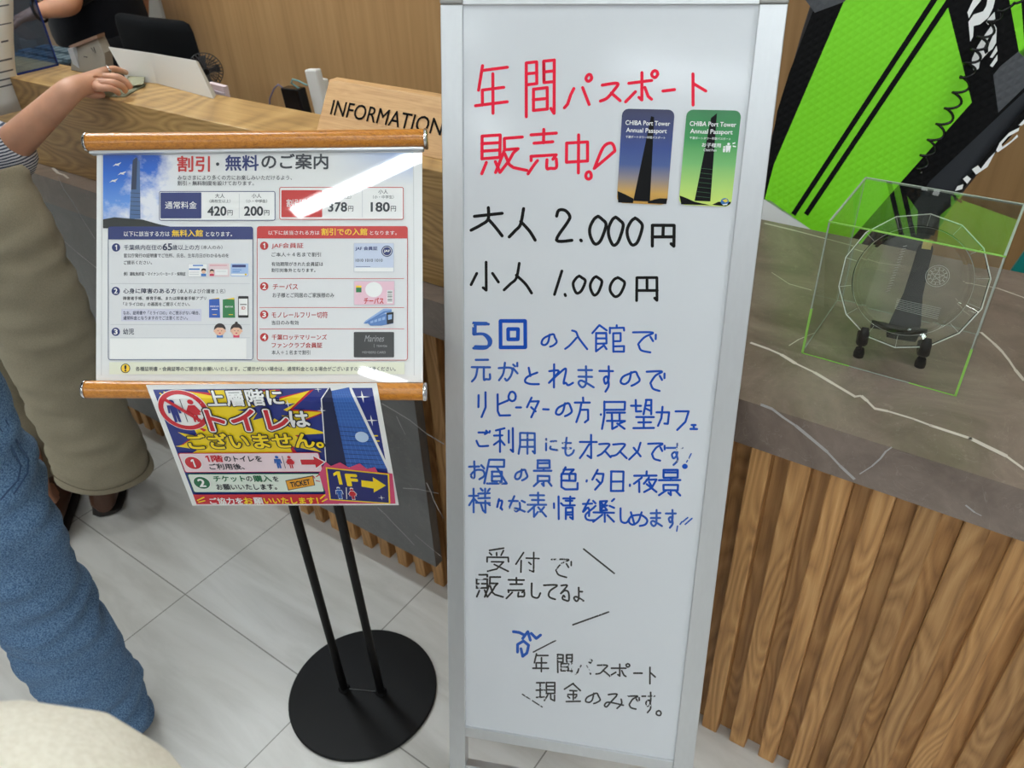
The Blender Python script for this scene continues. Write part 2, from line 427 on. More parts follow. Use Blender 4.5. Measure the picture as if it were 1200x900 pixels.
def person(label, loc, ang, h, skin, arms, legs=None, hair=True, shirt=None, shirt_arm=1.0, legs_cloth=None, shoe=None, fatten=0.016, longsleeve=False, sleeve_ext=0.0):
    """standing figure; ang = facing direction (degrees, 0 = +y); arms = {'R': [(elbow), (wrist), hand dict or None]} in world coordinates"""
    t = thing('person', label, 'person', loc)
    k = h / 1.7; ca, sa = math.cos(R(ang)), math.sin(R(ang)); L = Vector(loc)
    def W(x, y, z): return L + Vector((x * ca - y * sa, x * sa + y * ca, z)) * k
    V = []; E = []
    def add(p, r, frm=None, absr=False):
        V.append((Vector(p), r if absr else r * k)); i = len(V) - 1
        if frm is not None: E.append((frm, i))
        return i
    pel = add(W(0, 0, .95), .125)
    sp = add(W(0, .01, 1.12), .112, pel); ch = add(W(0, .01, 1.28), .125, sp); nb = add(W(0, 0, 1.41), .062, ch)
    nk = add(W(0, .01, 1.47), .05, nb); jw = add(W(0, .03, 1.54), .07, nk); hd = add(W(0, .025, 1.61), .085, jw); cr = add(W(0, .015, 1.67), .062, hd)
    nose = add(W(0, .125, 1.575), .012, hd)
    armpts = {}
    for sd, sg in (('R', 1), ('L', -1)):
        sh = add(W(sg * .165, 0, 1.375), .055, nb)
        a = arms.get(sd)
        if a is None:
            el, wr = W(sg * .23, -.03, 1.10), W(sg * .24, .07, .86); hand = None
        else: el, wr, hand = a
        e = add(el, .043, sh); mid = add(Vector(el).lerp(Vector(wr), .3), .044, e)
        wi = add(wr, .028, mid); armpts[sd] = (W(sg * .165, 0, 1.375), Vector(el), Vector(wr))
        if hand is None:
            d = (Vector(wr) - Vector(el)).normalized(); sd_ = Vector((ca, sa, 0)); nrm = d.cross(sd_).normalized()
            pm = add(Vector(wr) + d * .05 * k, .03, wi)
            fw = d.cross(nrm).normalized()
            for q, ln in zip((-.03, -.01, .01, .03), (.062, .072, .068, .052)):
                k1 = add(Vector(wr) + (d * .085 + fw * q) * k, .0095, pm); k2 = add(Vector(wr) + (d * (.085 + ln * .55) + fw * q + nrm * .008) * k, .0085, k1)
                add(Vector(wr) + (d * (.085 + ln) + fw * q + nrm * .024) * k, .007, k2)
            th = add(Vector(wr) + (d * .045 - fw * .045 + nrm * .012) * k, .011, pm); add(Vector(wr) + (d * .09 - fw * .05 + nrm * .03) * k, .0085, th)
        else:
            pm = add(hand['palm'][0], hand['palm'][1], wi, True)
            for fg in hand['fingers']:
                last = pm
                for p, r in fg: last = add(p, r, last, True)
    for lg in (legs or ()):
        last = pel
        for p, r in lg: last = add(p, r, last, True)
    for sg in (() if legs else (1, -1)):
        hp = add(W(sg * .09, 0, .88), .095, pel); kn = add(W(sg * .10, .02, .49), .058, hp); cf = add(W(sg * .10, -.01, .33), .056, kn)
        an = add(W(sg * .10, -.02, .085), .038, cf); ft = add(W(sg * .105, .08, .04), .036, an); add(W(sg * .11, .15, .03), .028, ft)
    body = skin_mesh('body', V, E, skin, t, 2)
    # face and hair
    mb = MB()
    for sg in (1, -1): mb.ball(W(sg * .032, .098, 1.605), .011 * k, M_eye, 6)
    mb.build('eyes', t, 60)
    mb = MB(); mb.ball(W(0, .105, 1.535), .02 * k, M_lip, 6, (1, .5, .35)); mb.build('mouth', t, 60)
    if hair:
        mb = MB(); c = W(0, .002, 1.625)
        rings = []
        for i in range(9):
            th = math.pi * (i / 8 * .62 + .02); rr = .108 * k * math.sin(th); zz = .104 * k * math.cos(th)
            rings.append([c + Vector((rr * .92 * math.cos(q), rr * math.sin(q), zz)) + (Vector((sa, -ca, 0)) * (.022 * k * i / 8)) for q in [2 * math.pi * j / 20 for j in range(20)]])
        mb.loft(rings, M_hair); mb.build('hair', t, 60)
    if shirt:
        V2 = []; E2 = []
        def a2(p, r, f=None):
            V2.append((Vector(p), r)); i = len(V2) - 1
            if f is not None: E2.append((f, i))
            return i
        f = fatten
        p00 = a2(W(0, .005, .82), .15 * k + f); p0 = a2(W(0, .005, .95), .148 * k + f, p00); p1 = a2(W(0, .01, 1.12), .132 * k + f, p0); p2 = a2(W(0, .01, 1.28), .128 * k + f, p1); p3 = a2(W(0, 0, 1.40), .066 * k + f * .6, p2)
        for sd in ('R', 'L'):
            s0, e0, w0 = armpts[sd]
            q0 = a2(s0, .058 * k + f, p3); last = a2(s0.lerp(e0, .5), .05 * k + f * 1.1, q0)
            last = a2(s0.lerp(e0, shirt_arm), .047 * k + f * 1.1, last)
            if sleeve_ext: a2(e0.lerp(w0, sleeve_ext), .043 * k + f, last)
            if longsleeve:
                last = a2(e0.lerp(w0, .5), .042 * k + f, last); a2(e0.lerp(w0, .92), .034 * k + f, last)
        skin_mesh('shirt', V2, E2, shirt, t, 2)
    if legs_cloth:
        V3 = [(W(0, 0, .97), .132 * k + .008)]; E3 = []
        for sg in (1, -1):
            b = len(V3)
            V3 += [(W(sg * .09, 0, .86), .108 * k + .01), (W(sg * .10, .015, .49), .075 * k + .012), (W(sg * .10, -.015, .12), .06 * k + .014)]
            E3 += [(0, b), (b, b + 1), (b + 1, b + 2)]
        skin_mesh('trousers', V3, E3, legs_cloth, t, 2)
    if shoe:
        for sg in (1, -1):
            shoe_mesh(W(sg * .10, -.02, 0), ang + (-8 if sg > 0 else 8), k, shoe, t)
    return t, W

def shoe_mesh(heel, ang, k, mt, parent):
    ca, sa = math.cos(R(ang)), math.sin(R(ang)); rings = []; srings = []
    for y, wd, hh in ((-.07, .022, .05), (-.06, .034, .075), (-.02, .04, .085), (.03, .042, .075), (.08, .046, .06), (.13, .047, .05), (.17, .04, .042), (.195, .022, .03)):
        rr = []; sr = []
        for j in range(16):
            q = 2 * math.pi * j / 16
            x = wd * math.cos(q); z = .014 + hh * (.5 + .5 * math.sin(q))
            x *= (1.0 if z < hh * .5 else .88)
            rr.append(Vector(heel) + Vector((x * ca - y * sa, x * sa + y * ca, z)) * k)
            zz = .001 + .014 * (.5 + .5 * math.sin(q)); x = (wd + .003) * math.cos(q)
            sr.append(Vector(heel) + Vector((x * ca - y * sa, x * sa + y * ca, zz)) * k)
        rings.append(rr); srings.append(sr)
    o = MB().loft(rings, mt).build('shoe', parent, 50)
    MB().loft(srings, M_sole).build('sole', o, 50)
    return o

# ================================================================== THE ROOM
X0, X1, Y0, YW, ZC = -5.2, 3.2, -8.6, 2.12, 2.7
def struct(name, mb, **kw):
    o = mb.build(name, **kw); o['kind'] = 'structure'; return o
struct('floor', MB().box((X0, Y0, -.06), (X1, YW + .1, 0), M_floor))
struct('ceiling', MB().box((X0, Y0, ZC), (X1, YW + .1, ZC + .08), M_ceiling))
xs = ony(196, 28, YW).x; xt = ony(160, 10, YW).x
struct('wall_back', MB().box((xs, YW, 0), (X1, YW + .1, ZC), M_wallwood))
struct('trim_1', MB().box((xt, YW - .012, 0), (xs, YW + .1, ZC), M_wallwhite))
struct('wall_back', MB().box((X0, YW, 0), (xt, YW + .1, ZC), M_wallbrown))
struct('wall_left', MB().box((X0 - .1, Y0, 0), (X0, YW + .1, ZC), M_wallwhite))
struct('baseboard_back', MB().box((xs, YW - .012, 0), (X1, YW, .07), M_wallbrown))

def lamp(label, a, b, wd, es=None):
    a = Vector(a); b = Vector(b); c = (a + b) / 2; d = (b - a).normalized(); n = Vector((-d.y, d.x, 0)); l = (b - a).length / 2
    t = thing('ceiling_lamp', label, 'ceiling lamp', (c.x, c.y, ZC), 'linear ceiling lamps')
    MB().obox(c + Vector((0, 0, -.02)), (d, n, Vector((0, 0, 1))), (l + .02, wd / 2 + .012, .02), M_white).build('housing', t)
    MB().obox(c + Vector((0, 0, -.046)), (d, n, Vector((0, 0, 1))), (l, wd / 2, .008), M_lamp).build('diffuser', t, bevel=.004)
lamp('linear ceiling lamp mirrored as the long streak on the poster', (-.40, -.87, ZC), (.12, .10, ZC), .058)
lamp('short ceiling lamp mirrored at the lower right of the poster', (.27, -1.69, ZC), (.52, -1.69, ZC), .06)
lamp('linear ceiling lamp mirrored faintly at the left of the whiteboard', (.30, -5.5, ZC), (.95, -6.9, ZC), .12)
for i, (x, y, lab) in enumerate(((-2.6, -.9, 'added fill lamp over the aisle left of the counter'), (-2.6, -3.2, 'added fill lamp far down the left aisle'),
                  (1.6, -1.4, 'added fill lamp over the right end of the hall'), (1.6, -3.6, 'added fill lamp in the far right of the hall'),
                  (-.6, -3.4, 'added fill lamp behind the viewer'), (-1.9, .75, 'added fill lamp above the customer at the counter'), (-3.2, 1.3, 'added fill lamp above the staff area'), (1.1, .9, 'added fill lamp above the marble counter'))):
    lamp(lab, (x - .6, y, ZC), (x + .6, y, ZC), .16)  # unseen lamps added for general light, kept out of the poster reflection

# ================================================================== THE COUNTER
HT, YF, TH = 0.8036, 0.88, 0.073          # marble top height, front edge, thickness
YB, XL, XR = 1.466, -3.0, 1.3
XP = -0.858                               # right end of the hanging marble panel
YS, PZ = 0.912, 0.108
counter = thing('reception_counter', 'long reception counter with grey marble top and vertical oak slat front', 'counter', (-.6, 1.1, 0))
def veins(mb, lines, wd, f, n, mt):
    for ln in lines:
        P = [f(x, y) + Vector(n) * .0004 for x, y in ln]; n_ = Vector(n)
        for a, b in zip(P[:-1], P[1:]):
            d = (b - a); ww = wd * random.uniform(.6, 1.3); s = d.cross(n_).normalized() * ww / 2; e = d * .04
            mb.add([a - e + s, b + e + s, b + e - s, a - e - s], [(0, 1, 2, 3)], mt)
mb = MB().box((XL, YF, HT - TH), (XR, YB, HT), M_marble)
tp = lambda x, y: onz(x, y, HT)
veins(mb, [[(880, 402), (900, 409), (916, 416), (932, 426), (955, 437), (975, 449), (1002, 465), (1009, 464), (1016, 470), (1025, 479), (1040, 482), (1070, 491), (1091, 499), (1137, 514), (1178, 534), (1200, 550), (1230, 570)]], .0058, tp, (0, 0, 1), M_vein)
veins(mb, [[(1150, 390), (1165, 403), (1174, 412), (1182, 422), (1190, 434), (1200, 446), (1215, 460)], [(897, 262), (930, 270), (968, 280), (1010, 291)], [(1130, 330), (1169, 338), (1200, 349), (1230, 358)]], .004, tp, (0, 0, 1), M_vein)
veins(mb, [[(905, 320), (925, 333), (950, 340)], [(925, 405), (936, 398), (955, 390)], [(1005, 300), (1030, 308), (1060, 312)], [(1120, 350), (1132, 366), (1140, 372)]], .0016, tp, (0, 0, 1), M_vein)
veins(mb, [[(62, 197), (68, 203), (75, 205), (80, 209)]], .006, tp, (0, 0, 1), M_vein)
fr = lambda x, y: ony(x, y, YF)
veins(mb, [[(892, 474), (905, 479), (918, 489), (933, 499), (950, 513), (969, 529), (985, 546), (1001, 561)]], .0042, fr, (0, -1, 0), M_vein_panel)
veins(mb, [[(1045, 524), (1038, 529), (1032, 537), (1022, 546), (1008, 555)], [(1132, 592), (1142, 600), (1150, 604)]], .0018, fr, (0, -1, 0), M_vein_panel)
mb.build('marble_top', counter)
mb = MB().box((XL, YF, PZ), (XP, YF + .022, HT - TH), M_marble_panel)
veins(mb, [[(-20, 210), (12, 226), (37, 248), (52, 263), (69, 277), (92, 297), (112, 313), (130, 330)], [(68, 207), (75, 222), (85, 236), (97, 257), (111, 279)],
           [(448, 473), (462, 481), (480, 492), (500, 508), (520, 520)], [(500, 566), (505, 576), (508, 585), (514, 597), (520, 607)]], .0026, fr, (0, -1, 0), M_vein_panel)
veins(mb, [[(443, 595), (452, 603), (462, 614), (473, 625), (485, 638)], [(487, 627), (500, 638), (517, 652)], [(465, 488), (470, 499), (475, 509)], [(473, 572), (490, 573), (513, 578)], [(300, 470), (330, 500), (350, 530)]], .0018, fr, (0, -1, 0), M_vein_panel)
mb.build('marble_front_panel', counter)
mb = MB()
mb.box((XL, YS + .026, 0), (XR, YS + .05, HT - TH), M_slat)
x = -0.2317 - .056 * 48
while x < XR - .04:
    dx = random.uniform(-.0012, .0012)
    p = [Vector((x + dx, YS + .0262, .0)), Vector((x + dx, YS + .002, 0)), Vector((x + .002 + dx, YS, 0)), Vector((x + .028 + dx, YS, 0)), Vector((x + .030 + dx, YS + .002, 0)), Vector((x + .030 + dx, YS + .0262, 0))]
    mb.prism(p, (0, 0, HT - TH), M_slat)
    q = [Vector((x + .0305 + dx, YS + .0258, .0)), Vector((x + .0305 + dx, YS + .0225, 0)), Vector((x + .0555, YS + .0225, 0)), Vector((x + .0555, YS + .0258, 0))]
    mb.prism(q, (0, 0, HT - TH), M_slat)
    x += .056
mb.build('slat_front', counter)
for xx in (XL + .02, XR - .04): MB().box((xx, YS + .05, 0), (xx + .02, YB - .1, HT - TH), M_counterwood).build('end_panel', counter)

ZL = 1.0125
ledge = thing('counter_ledge', 'raised oak transaction ledge with bold grain standing on the marble counter', 'ledge', (-1.8, .99, HT))
XE = -0.72
mb = MB().box((XL, .925, HT + .0006), (XE, 1.058, ZL), M_counterwood)
mb.build('ledge_box', ledge, bevel=.0015)
mb = MB().box((XL, 1.0585, HT + .0006), (XE, 1.066, ZL - .03), M_wallwood); mb.build('back_board', ledge)

# information board
bl = Vector((-1.0994, .968, ZL + .0006)); br_ = Vector((-.765, .968, ZL + .0006)); upv = Vector((0, .0527, .0805))
t = thing('information_board', 'pale oak board lettered INFORMATION leaning back on the counter ledge', 'sign', tuple((bl + br_) / 2))
nrm = (br_ - bl).cross(upv).normalized()
MB().prism([bl, br_, br_ + upv, bl + upv], (0, .02, 0), M_signwood).build('board', t, bevel=.001)
dxv = (br_ - bl)
def S_info(u, v, k): return bl + dxv * u + upv * v + nrm * (.0003 * k)
p = Print(S_info)
def plane_uv(px, py, o, a, b, n):
    q = onpl(px, py, o, n) - o
    aa, ab, bb = a.dot(a), a.dot(b), b.dot(b); qa, qb = q.dot(a), q.dot(b); de = aa * bb - ab * ab
    return (qa * bb - qb * ab) / de, (qb * aa - qa * ab) / de
u0, v0 = plane_uv(387, 134, bl, dxv, upv, nrm); u1, _ = plane_uv(517, 157, bl, dxv, upv, nrm)
_, vb = plane_uv(387, 134, bl, dxv, upv, nrm); _, vt = plane_uv(391, 117, bl, dxv, upv, nrm)
M_ink = mat('black_lettering', (8, 7, 7), 0.6, spec=0.2)
v, f = glyphs('INFORMATION')
mx_ = max(a for a, b in v); my_ = max(b for a, b in v); mn_ = min(a for a, b in v)
mb = MB()
for sx, sy in ((0, 0), (.006, 0), (-.006, 0), (0, .006), (0, -.006)):
    mb.add([S_info(u0 + (u1 - u0) * (a + sx - mn_) / (mx_ - mn_), vb + (vt - vb) * (b + sy) / my_, 3) for a, b in v], f, M_ink)
mb.build('lettering', t)

# ================================================================== PASSIVE THINGS ON THE LEDGE
# clear partition standing across the ledge, paper sheet on it
XA = -2.062
t = thing('counter_screen', 'blue-edged clear acrylic screen standing across the counter ledge beside the paper notice', 'screen', (XA, 1.0, ZL))
MB().box((XA - .0025, .945, ZL + .0005), (XA + .0025, 1.045, ZL + .52), M_screen).build('pane', t)
mb = MB().box((XA - .003, .945, ZL + .0002), (XA + .003, 1.047, ZL + .004), M_screen_edge).box((XA - .003, 1.0445, ZL), (XA + .003, 1.047, ZL + .52), M_screen_edge)
mb.build('edge', t)
rows = []
for (px, py) in ((16, -30), (14.5, 0), (14, 25), (15, 45), (18, 75), (22, 100), (28, 129)):
    rows.append(onx(px, py, XA + .006 + .0))
def S_sheet(u, v, k):
    i = min(int(v * 6), 5); f_ = v * 6 - i; q = rows[i].lerp(rows[i + 1], f_)
    return q + Vector((.006 * math.sin(v * 5) + .0004 * k, -.21 * u, 0))
mb = MB(); NU = 6; NV = 12
mb.add([S_sheet(i / NU, j / NV, 0) for j in range(NV + 1) for i in range(NU + 1)], [(j * (NU + 1) + i, j * (NU + 1) + i + 1, (j + 1) * (NU + 1) + i + 1, (j + 1) * (NU + 1) + i) for j in range(NV) for i in range(NU)], M_paper)
pn = mb.build('paper_notice', root=(XA, .95, ZL), smooth=60)
tag(pn, 'white printed paper sheet hanging from the acrylic screen at the left edge', 'paper notice')
sd = pn.modifiers.new('thick', 'SOLIDIFY'); sd.thickness = .0006; sd.offset = -1
M_greyink = mat('grey_print', (90, 90, 94), 0.8)
p = Print(S_sheet)
for v_, a_, b_ in ((.19, .05, .16), (.335, .02, .2), (.50, .06, .14), (.62, .03, .3), (.70, .03, .28), (.76, .03, .2), (.81, .03, .26)):
    p.rect(a_, v_, b_, v_ + .012, M_greyink, 1)
p.build('printed_lines', pn)

# card terminal
c = Vector((-1.93, 1.045, ZL)); 
t = thing('card_terminal', 'small grey card terminal on the counter behind the outstretched hand', 'card terminal', tuple(c))
M_term = mat('grey_taupe_plastic', (128, 121, 110), 0.5)
xa = Vector((.95, .31, 0)).normalized(); yy = Vector((-.31, .95, 0)); zz = Vector((0, 0, 1))
a0 = ony(84, 92, 1.03); 
def tq(px, py, y): return ony(px, py, y)
front = [tq(86, 92, 1.03), tq(126, 92, 1.03), tq(122, 62, 1.045), tq(113, 44, 1.05), tq(84, 54, 1.045)]
zmin = ZL + .001
front = [Vector((q.x, q.y, max(q.z, zmin))) for q in front]
front[0].z = front[1].z = zmin
MB().prism(front, (-.012, .028, 0), M_term).build('body', t, bevel=.002)
M_termtop = mat('terminal_brown_top', (112, 84, 66), 0.5)
MB().prism([tq(80, 54, 1.04), tq(113, 41, 1.048), tq(114, 45, 1.046), tq(84, 57, 1.038)], (-.01, .026, 0), M_termtop).build('top_bezel', t)
q0 = tq(79, 57, 1.034); q1 = tq(85, 56, 1.032)
MB().prism([Vector((q0.x, q0.y, zmin)), Vector((q1.x, q1.y, zmin)), q1, q0], (-.008, .02, 0), mat('light_grey_plastic', (176, 180, 186), .5)).build('side_panel', t)
mb = MB()
for (ax, ay, bx, by) in ((107, 56, 109.5, 60), (109.5, 55, 112, 62), (97, 66, 102, 67), (98, 70, 103, 72), (102, 66, 105, 74)):
    mb.tube([tq(ax, ay, 1.0405) , tq(bx, by, 1.0375)], .0009, M_ink, 6)
mb.build('marking', t)

# folded white card stand
t = thing('folded_card', 'white zigzag folded card standing on the ledge in front of the chair', 'folded card', (-1.7, 1.04, ZL))
def yq(px, py, y): return ony(px, py, y)
topL, topM, topR = yq(127, 55, 1.036), yq(175, 62, 1.053), yq(229, 71, 1.034)
botL, botM, botR = yq(150, 98, 1.037), yq(184, 99, 1.052), yq(248, 108, 1.03)
for b_ in (botL, botM, botR): b_.z = ZL + .0008
mb = MB()
for (A, B, C_, D) in ((topL, topM, botM, botL), (topM, topR, botR, botM)):
    n_ = (B - A).cross(D - A).normalized() * .0015
    mb.prism([A, B, C_, D], n_, M_paper)
edge = yq(232, 72, 1.05); eb = yq(252, 108, 1.05); eb.z = ZL + .0008
mb.prism([topR, edge, eb, botR], (.0012, 0, 0), M_paper)
mb.build('card', t)

# small desk fan behind the ledge
fc = ony(241, 83, 1.36); fr_ = .0445
t = thing('desk_fan', 'small round desk fan with black wire grille behind the white folded card', 'fan', (fc.x, fc.y, HT))
M_wire = mat('dark_wire', (44, 44, 46), 0.35, 0.3)
n_ = (CO - fc); n_.z *= .35; n_.normalize(); a_ = n_.cross(Vector((0, 0, 1))).normalized(); b_ = a_.cross(n_)
mb = MB()
for k in range(30):
    q = 2 * math.pi * k / 30; d = a_ * math.cos(q) + b_ * math.sin(q); d2 = a_ * math.cos(q + .35) + b_ * math.sin(q + .35)
    mb.tube([fc + n_ * .02 + d * .009, fc + n_ * .018 + d * .022 + d2 * .004, fc + n_ * .008 + d2 * .040, fc - n_ * .006 + d2 * .044, fc - n_ * .02 + d2 * .036, fc - n_ * .026 + d2 * .012], .0009, M_wire, 5)
for rr, hh in ((.044, -.004), (.033, .013), (.009, .02)):
    mb.tube([fc + n_ * hh + (a_ * math.cos(2 * math.pi * k / 28) + b_ * math.sin(2 * math.pi * k / 28)) * rr for k in range(29)], .0012, M_wire, 6)
mb.build('grille', t)
MB().lathe(fc - n_ * .004, n_, [(.0085, -.02), (.0085, .02), (.006, .025)], M_blackgloss, 16).build('hub', t, 40)
mb = MB()
for k in range(4):
    q = math.pi / 2 * k; d = a_ * math.cos(q) + b_ * math.sin(q); e = n_.cross(d)
    mb.add([fc + d * .008 + e * .003, fc + d * .036 + e * .014 + n_ * .006, fc + d * .038 - e * .008 - n_ * .004, fc + d * .008 - e * .004], [(0, 1, 2, 3)], mat('fan_blade', (60, 60, 64), .4))
o = mb.build('blade', t); sd = o.modifiers.new('t', 'SOLIDIFY'); sd.thickness = .001
MB().tube([fc - n_ * .024, fc - n_ * .03 - Vector((0, 0, .045)), Vector((fc.x, fc.y, HT + .01))], .006, M_blackgloss).lathe((fc.x, fc.y, HT + .0005), (0, 0, 1), [(.034, 0), (.034, .006), (.02, .012)], M_blackgloss, 24).build('stand', t, 40)

# pink leaflets behind ledge
a0 = ony(243, 97, 1.15); a1 = ony(262, 102, 1.15)
t = thing('leaflet_stack', 'pale pink leaflets standing upright beside the desk fan', 'leaflets', ((a0.x + a1.x) / 2, 1.16, HT))
M_pink = mat('pale_pink_paper', (216, 196, 196), .8); M_holder = mat('clear_holder_edge', (196, 186, 194), .3)
MB().prism([Vector((a0.x, 1.15, HT + .001)), Vector((a1.x, 1.15, HT + .001)), a1, a0], (0, .012, 0), M_pink).build('leaflets', t)
MB().prism([Vector((a0.x - .003, 1.145, HT + .0005)), Vector((a1.x + .003, 1.145, HT + .0005)), Vector((a1.x + .003, 1.145, a1.z - .012)), Vector((a0.x - .003, 1.145, a0.z - .012))], (0, .003, 0), M_holder).build('holder', t)

# power adapter and white extension block behind ledge
YA = 1.40
a0 = ony(328, 103, YA); a1 = ony(348, 105, YA)
t = thing('power_adapter', 'black power adapter with a teal lead, lying against the white socket block', 'power adapter', ((a0.x + a1.x) / 2, YA, HT))
MB().prism([Vector((a0.x + .012, YA, HT + .001)), Vector((a1.x + .014, YA, HT + .001)), a1, a0], (0, .03, 0), M_blackgloss).build('body', t, bevel=.003)
M_teal = mat('teal_cable', (104, 150, 148), .5); M_violet = mat('violet_cable', (112, 104, 130), .5)
MB().tube([a1 + Vector((-.008, .015, -.002)), ony(341, 97, YA + .01), ony(343, 93, YA), ony(350, 95, YA), ony(360, 100, YA)], .0022, M_teal, 8).build('teal_lead', t, 60)
MB().tube([a0 + Vector((.004, .01, -.004)), ony(326, 99, YA), ony(321, 104, YA), ony(316, 116, YA), ony(314, 124, YA) + Vector((0, 0, -.02)), Vector((ony(314, 124, YA).x, YA, HT + .003))], .0022, M_violet, 8).build('violet_lead', t, 60)
b0 = ony(356, 82, YA + .02); b1 = ony(369, 82, YA + .02)
t = thing('socket_block', 'white socket block standing upright beside the black adapter, left of the INFORMATION board', 'socket block', ((b0.x + b1.x) / 2, YA + .02, HT))
MB().prism([Vector((b0.x + .012, YA + .02, HT + .045)), Vector((b1.x + .012, YA + .02, HT + .045)), b1, b0], (0, .022, 0), M_white).build('body', t, bevel=.004)
MB().prism([Vector((b0.x + .03, YA + .03, HT + .001)), Vector((b1.x + .034, YA + .03, HT + .001)), Vector((b1.x + .030, YA + .03, HT + .095)), Vector((b0.x + .026, YA + .03, HT + .095))], (0, .026, 0), M_white).build('plug_block', t, bevel=.003)
c0_ = ony(370, 92, YA + .05); c1_ = ony(378, 94, YA + .05)
MB().prism([Vector((c0_.x + .008, YA + .05, HT + .03)), Vector((c1_.x + .008, YA + .05, HT + .03)), c1_, c0_], (0, .02, 0), M_white).build('side_plug', t, bevel=.003)
MB().tube([Vector((b1.x + .03, YA + .04, HT + .095)), Vector((b1.x + .036, YA + .04, HT + .07)), Vector((b1.x + .04, YA + .04, HT + .03)), Vector((b1.x + .05, YA + .03, HT + .004))], .003, mat('brown_cable', (120, 82, 48), .5), 8).build('cable', t, 60)

# ================================================================== OFFICE CHAIR AND STAFF
YC = 1.56
t = thing('office_chair', 'black office chair with rounded mesh back behind the counter', 'chair', (-2.38, YC + .28, 0))
pl = [ony(120, 30, YC), ony(214, 27, YC), ony(224, 35, YC), ony(219, 66, YC)]
xl, xr, zt = -2.66, ony(221, 40, YC).x, pl[1].z
rings = []
for i, z in enumerate((zt - .36, zt - .3, zt - .1, zt - .03, zt - .008, zt)):
    w2 = (xr - xl) / 2 * (.86, .96, 1.0, .98, .93, .82)[i]; cx = (xl + xr) / 2; yb = YC + .02 + .04 * ((z - zt) / .36) ** 2
    rings.append([Vector((cx + w2 * math.cos(q), yb + (.022 if i < 5 else .012) * math.sin(q) + .05 * (1 - abs(math.cos(q))) * -0.3, z)) for q in [2 * math.pi * k / 24 for k in range(24)]])
MB().loft(rings, M_blackfab).build('backrest', t, 60)
rings = []
for z, s_ in ((.46, .9), (.475, 1.0), (.52, 1.0), (.535, .92)):
    rings.append([Vector((-2.38 + .24 * s_ * math.copysign(abs(math.cos(q)) ** .5, math.cos(q)), YC + .29 + .22 * s_ * math.copysign(abs(math.sin(q)) ** .5, math.sin(q)), z)) for q in [2 * math.pi * k / 28 for k in range(28)]])
MB().loft(rings, M_blackfab).build('seat', t, 50)
MB().tube([(-2.38, YC + .02, zt - .3), (-2.38, YC + .01, .50), (-2.38, YC + .08, .45), (-2.38, YC + .28, .44)], .018, M_blackgloss).build('back_support', t, 60)
MB().tube([(-2.38, YC + .28, .46), (-2.38, YC + .28, .09)], .025, M_blackgloss, 14).build('gas_column', t, 60)
for k in range(5):
    q = 2 * math.pi * k / 5 + .3; d = Vector((math.cos(q), math.sin(q), 0)); b = Vector((-2.38, YC + .28, 0))
    o = MB().tube([b + Vector((0, 0, .1)), b + d * .14 + Vector((0, 0, .085)), b + d * .23 + Vector((0, 0, .065))], [.02, .017, .013], M_blackgloss).build('foot', t, 60)
    MB().lathe(b + d * .23 + Vector((-d.y * .012, d.x * .012, .026)), (-d.y, d.x, 0), [(.02, -.012), (.026, -.008), (.026, .02), (.02, .024)], M_blackgloss, 16).build('castor', o, 40)

el = ony(86, 4, 1.62); wr = ony(46, 13, 1.52); pm = ony(30, 19, 1.49)
def grip(pm, d, nrm, s, r=.0088):
    side = d.cross(nrm).normalized(); out = []
    for q, ln in zip((-.030, -.010, .010, .030), (.060, .070, .066, .050)):
        p0 = pm + d * .035 + side * q; p1 = pm + d * (.035 + ln * .5) + side * q + nrm * .006; p2 = pm + d * (.035 + ln * .72) + side * q - nrm * .022
        out.append([(p0, r + .0012), (p1, r), (p2, r - .001)])
    out.append([(pm - side * .038 * s - nrm * .006, r + .002), (pm - side * .042 * s + d * .04 - nrm * .02, r)])
    return {'palm': (pm, (.036, .02)), 'fingers': out}
d_ = (pm - wr).normalized()
stf, Ws = person('person in a black top behind the counter, reaching toward the acrylic screen', (-3.12, 1.80, 0), 160, 1.62, M_skin2,
             {'R': (el, wr, grip(pm, d_, Vector((0, 0, 1)), 1)), 'L': (Vector((-3.0, 1.95, 1.1)), Vector((-3.14, 2.0, .93)), None)}, shirt=M_navy, shirt_arm=.96, legs_cloth=M_darktrouser, shoe=M_shoe, fatten=.05)
gl = MB()
for k in range(3):
    c_ = wr.lerp(pm, .05 + .1 * k)
mbw = MB(); wd_ = (pm - wr).normalized(); wa = wd_.orthogonal().normalized(); wb = wd_.cross(wa)
mbw.tube([wr + (wa * math.cos(2 * math.pi * k / 20) + wb * math.sin(2 * math.pi * k / 20)) * .034 for k in range(21)], .005, M_blackgloss, 8)
mbw.build('wrist_watch', stf, 60)
# things on the staff desk behind the screen
KX = onz(45, 74, HT + .02)
kc = ony(42, 66, 1.30)
t = thing('keyboard_tray', 'dark keypad with pale keys lying behind the acrylic screen', 'keypad', (kc.x, 1.32, HT))
MB().box((kc.x - .17, 1.20, HT + .0005), (kc.x + .15, 1.44, kc.z - .012), M_blackgloss).build('body', t, bevel=.006)
mb = MB()
for i in range(8):
    for j in range(4):
        mb.box((kc.x - .155 + i * .037, 1.215 + j * .055, kc.z - .0119), (kc.x - .155 + i * .037 + .028, 1.215 + j * .055 + .04, kc.z - .002), mat('pale_key', (74, 92, 100), .5))
mb.build('keys', t)
tq2 = [ony(15, 15, 1.58), ony(47, 8, 1.58), ony(47, 32, 1.58), ony(18, 30, 1.58)]

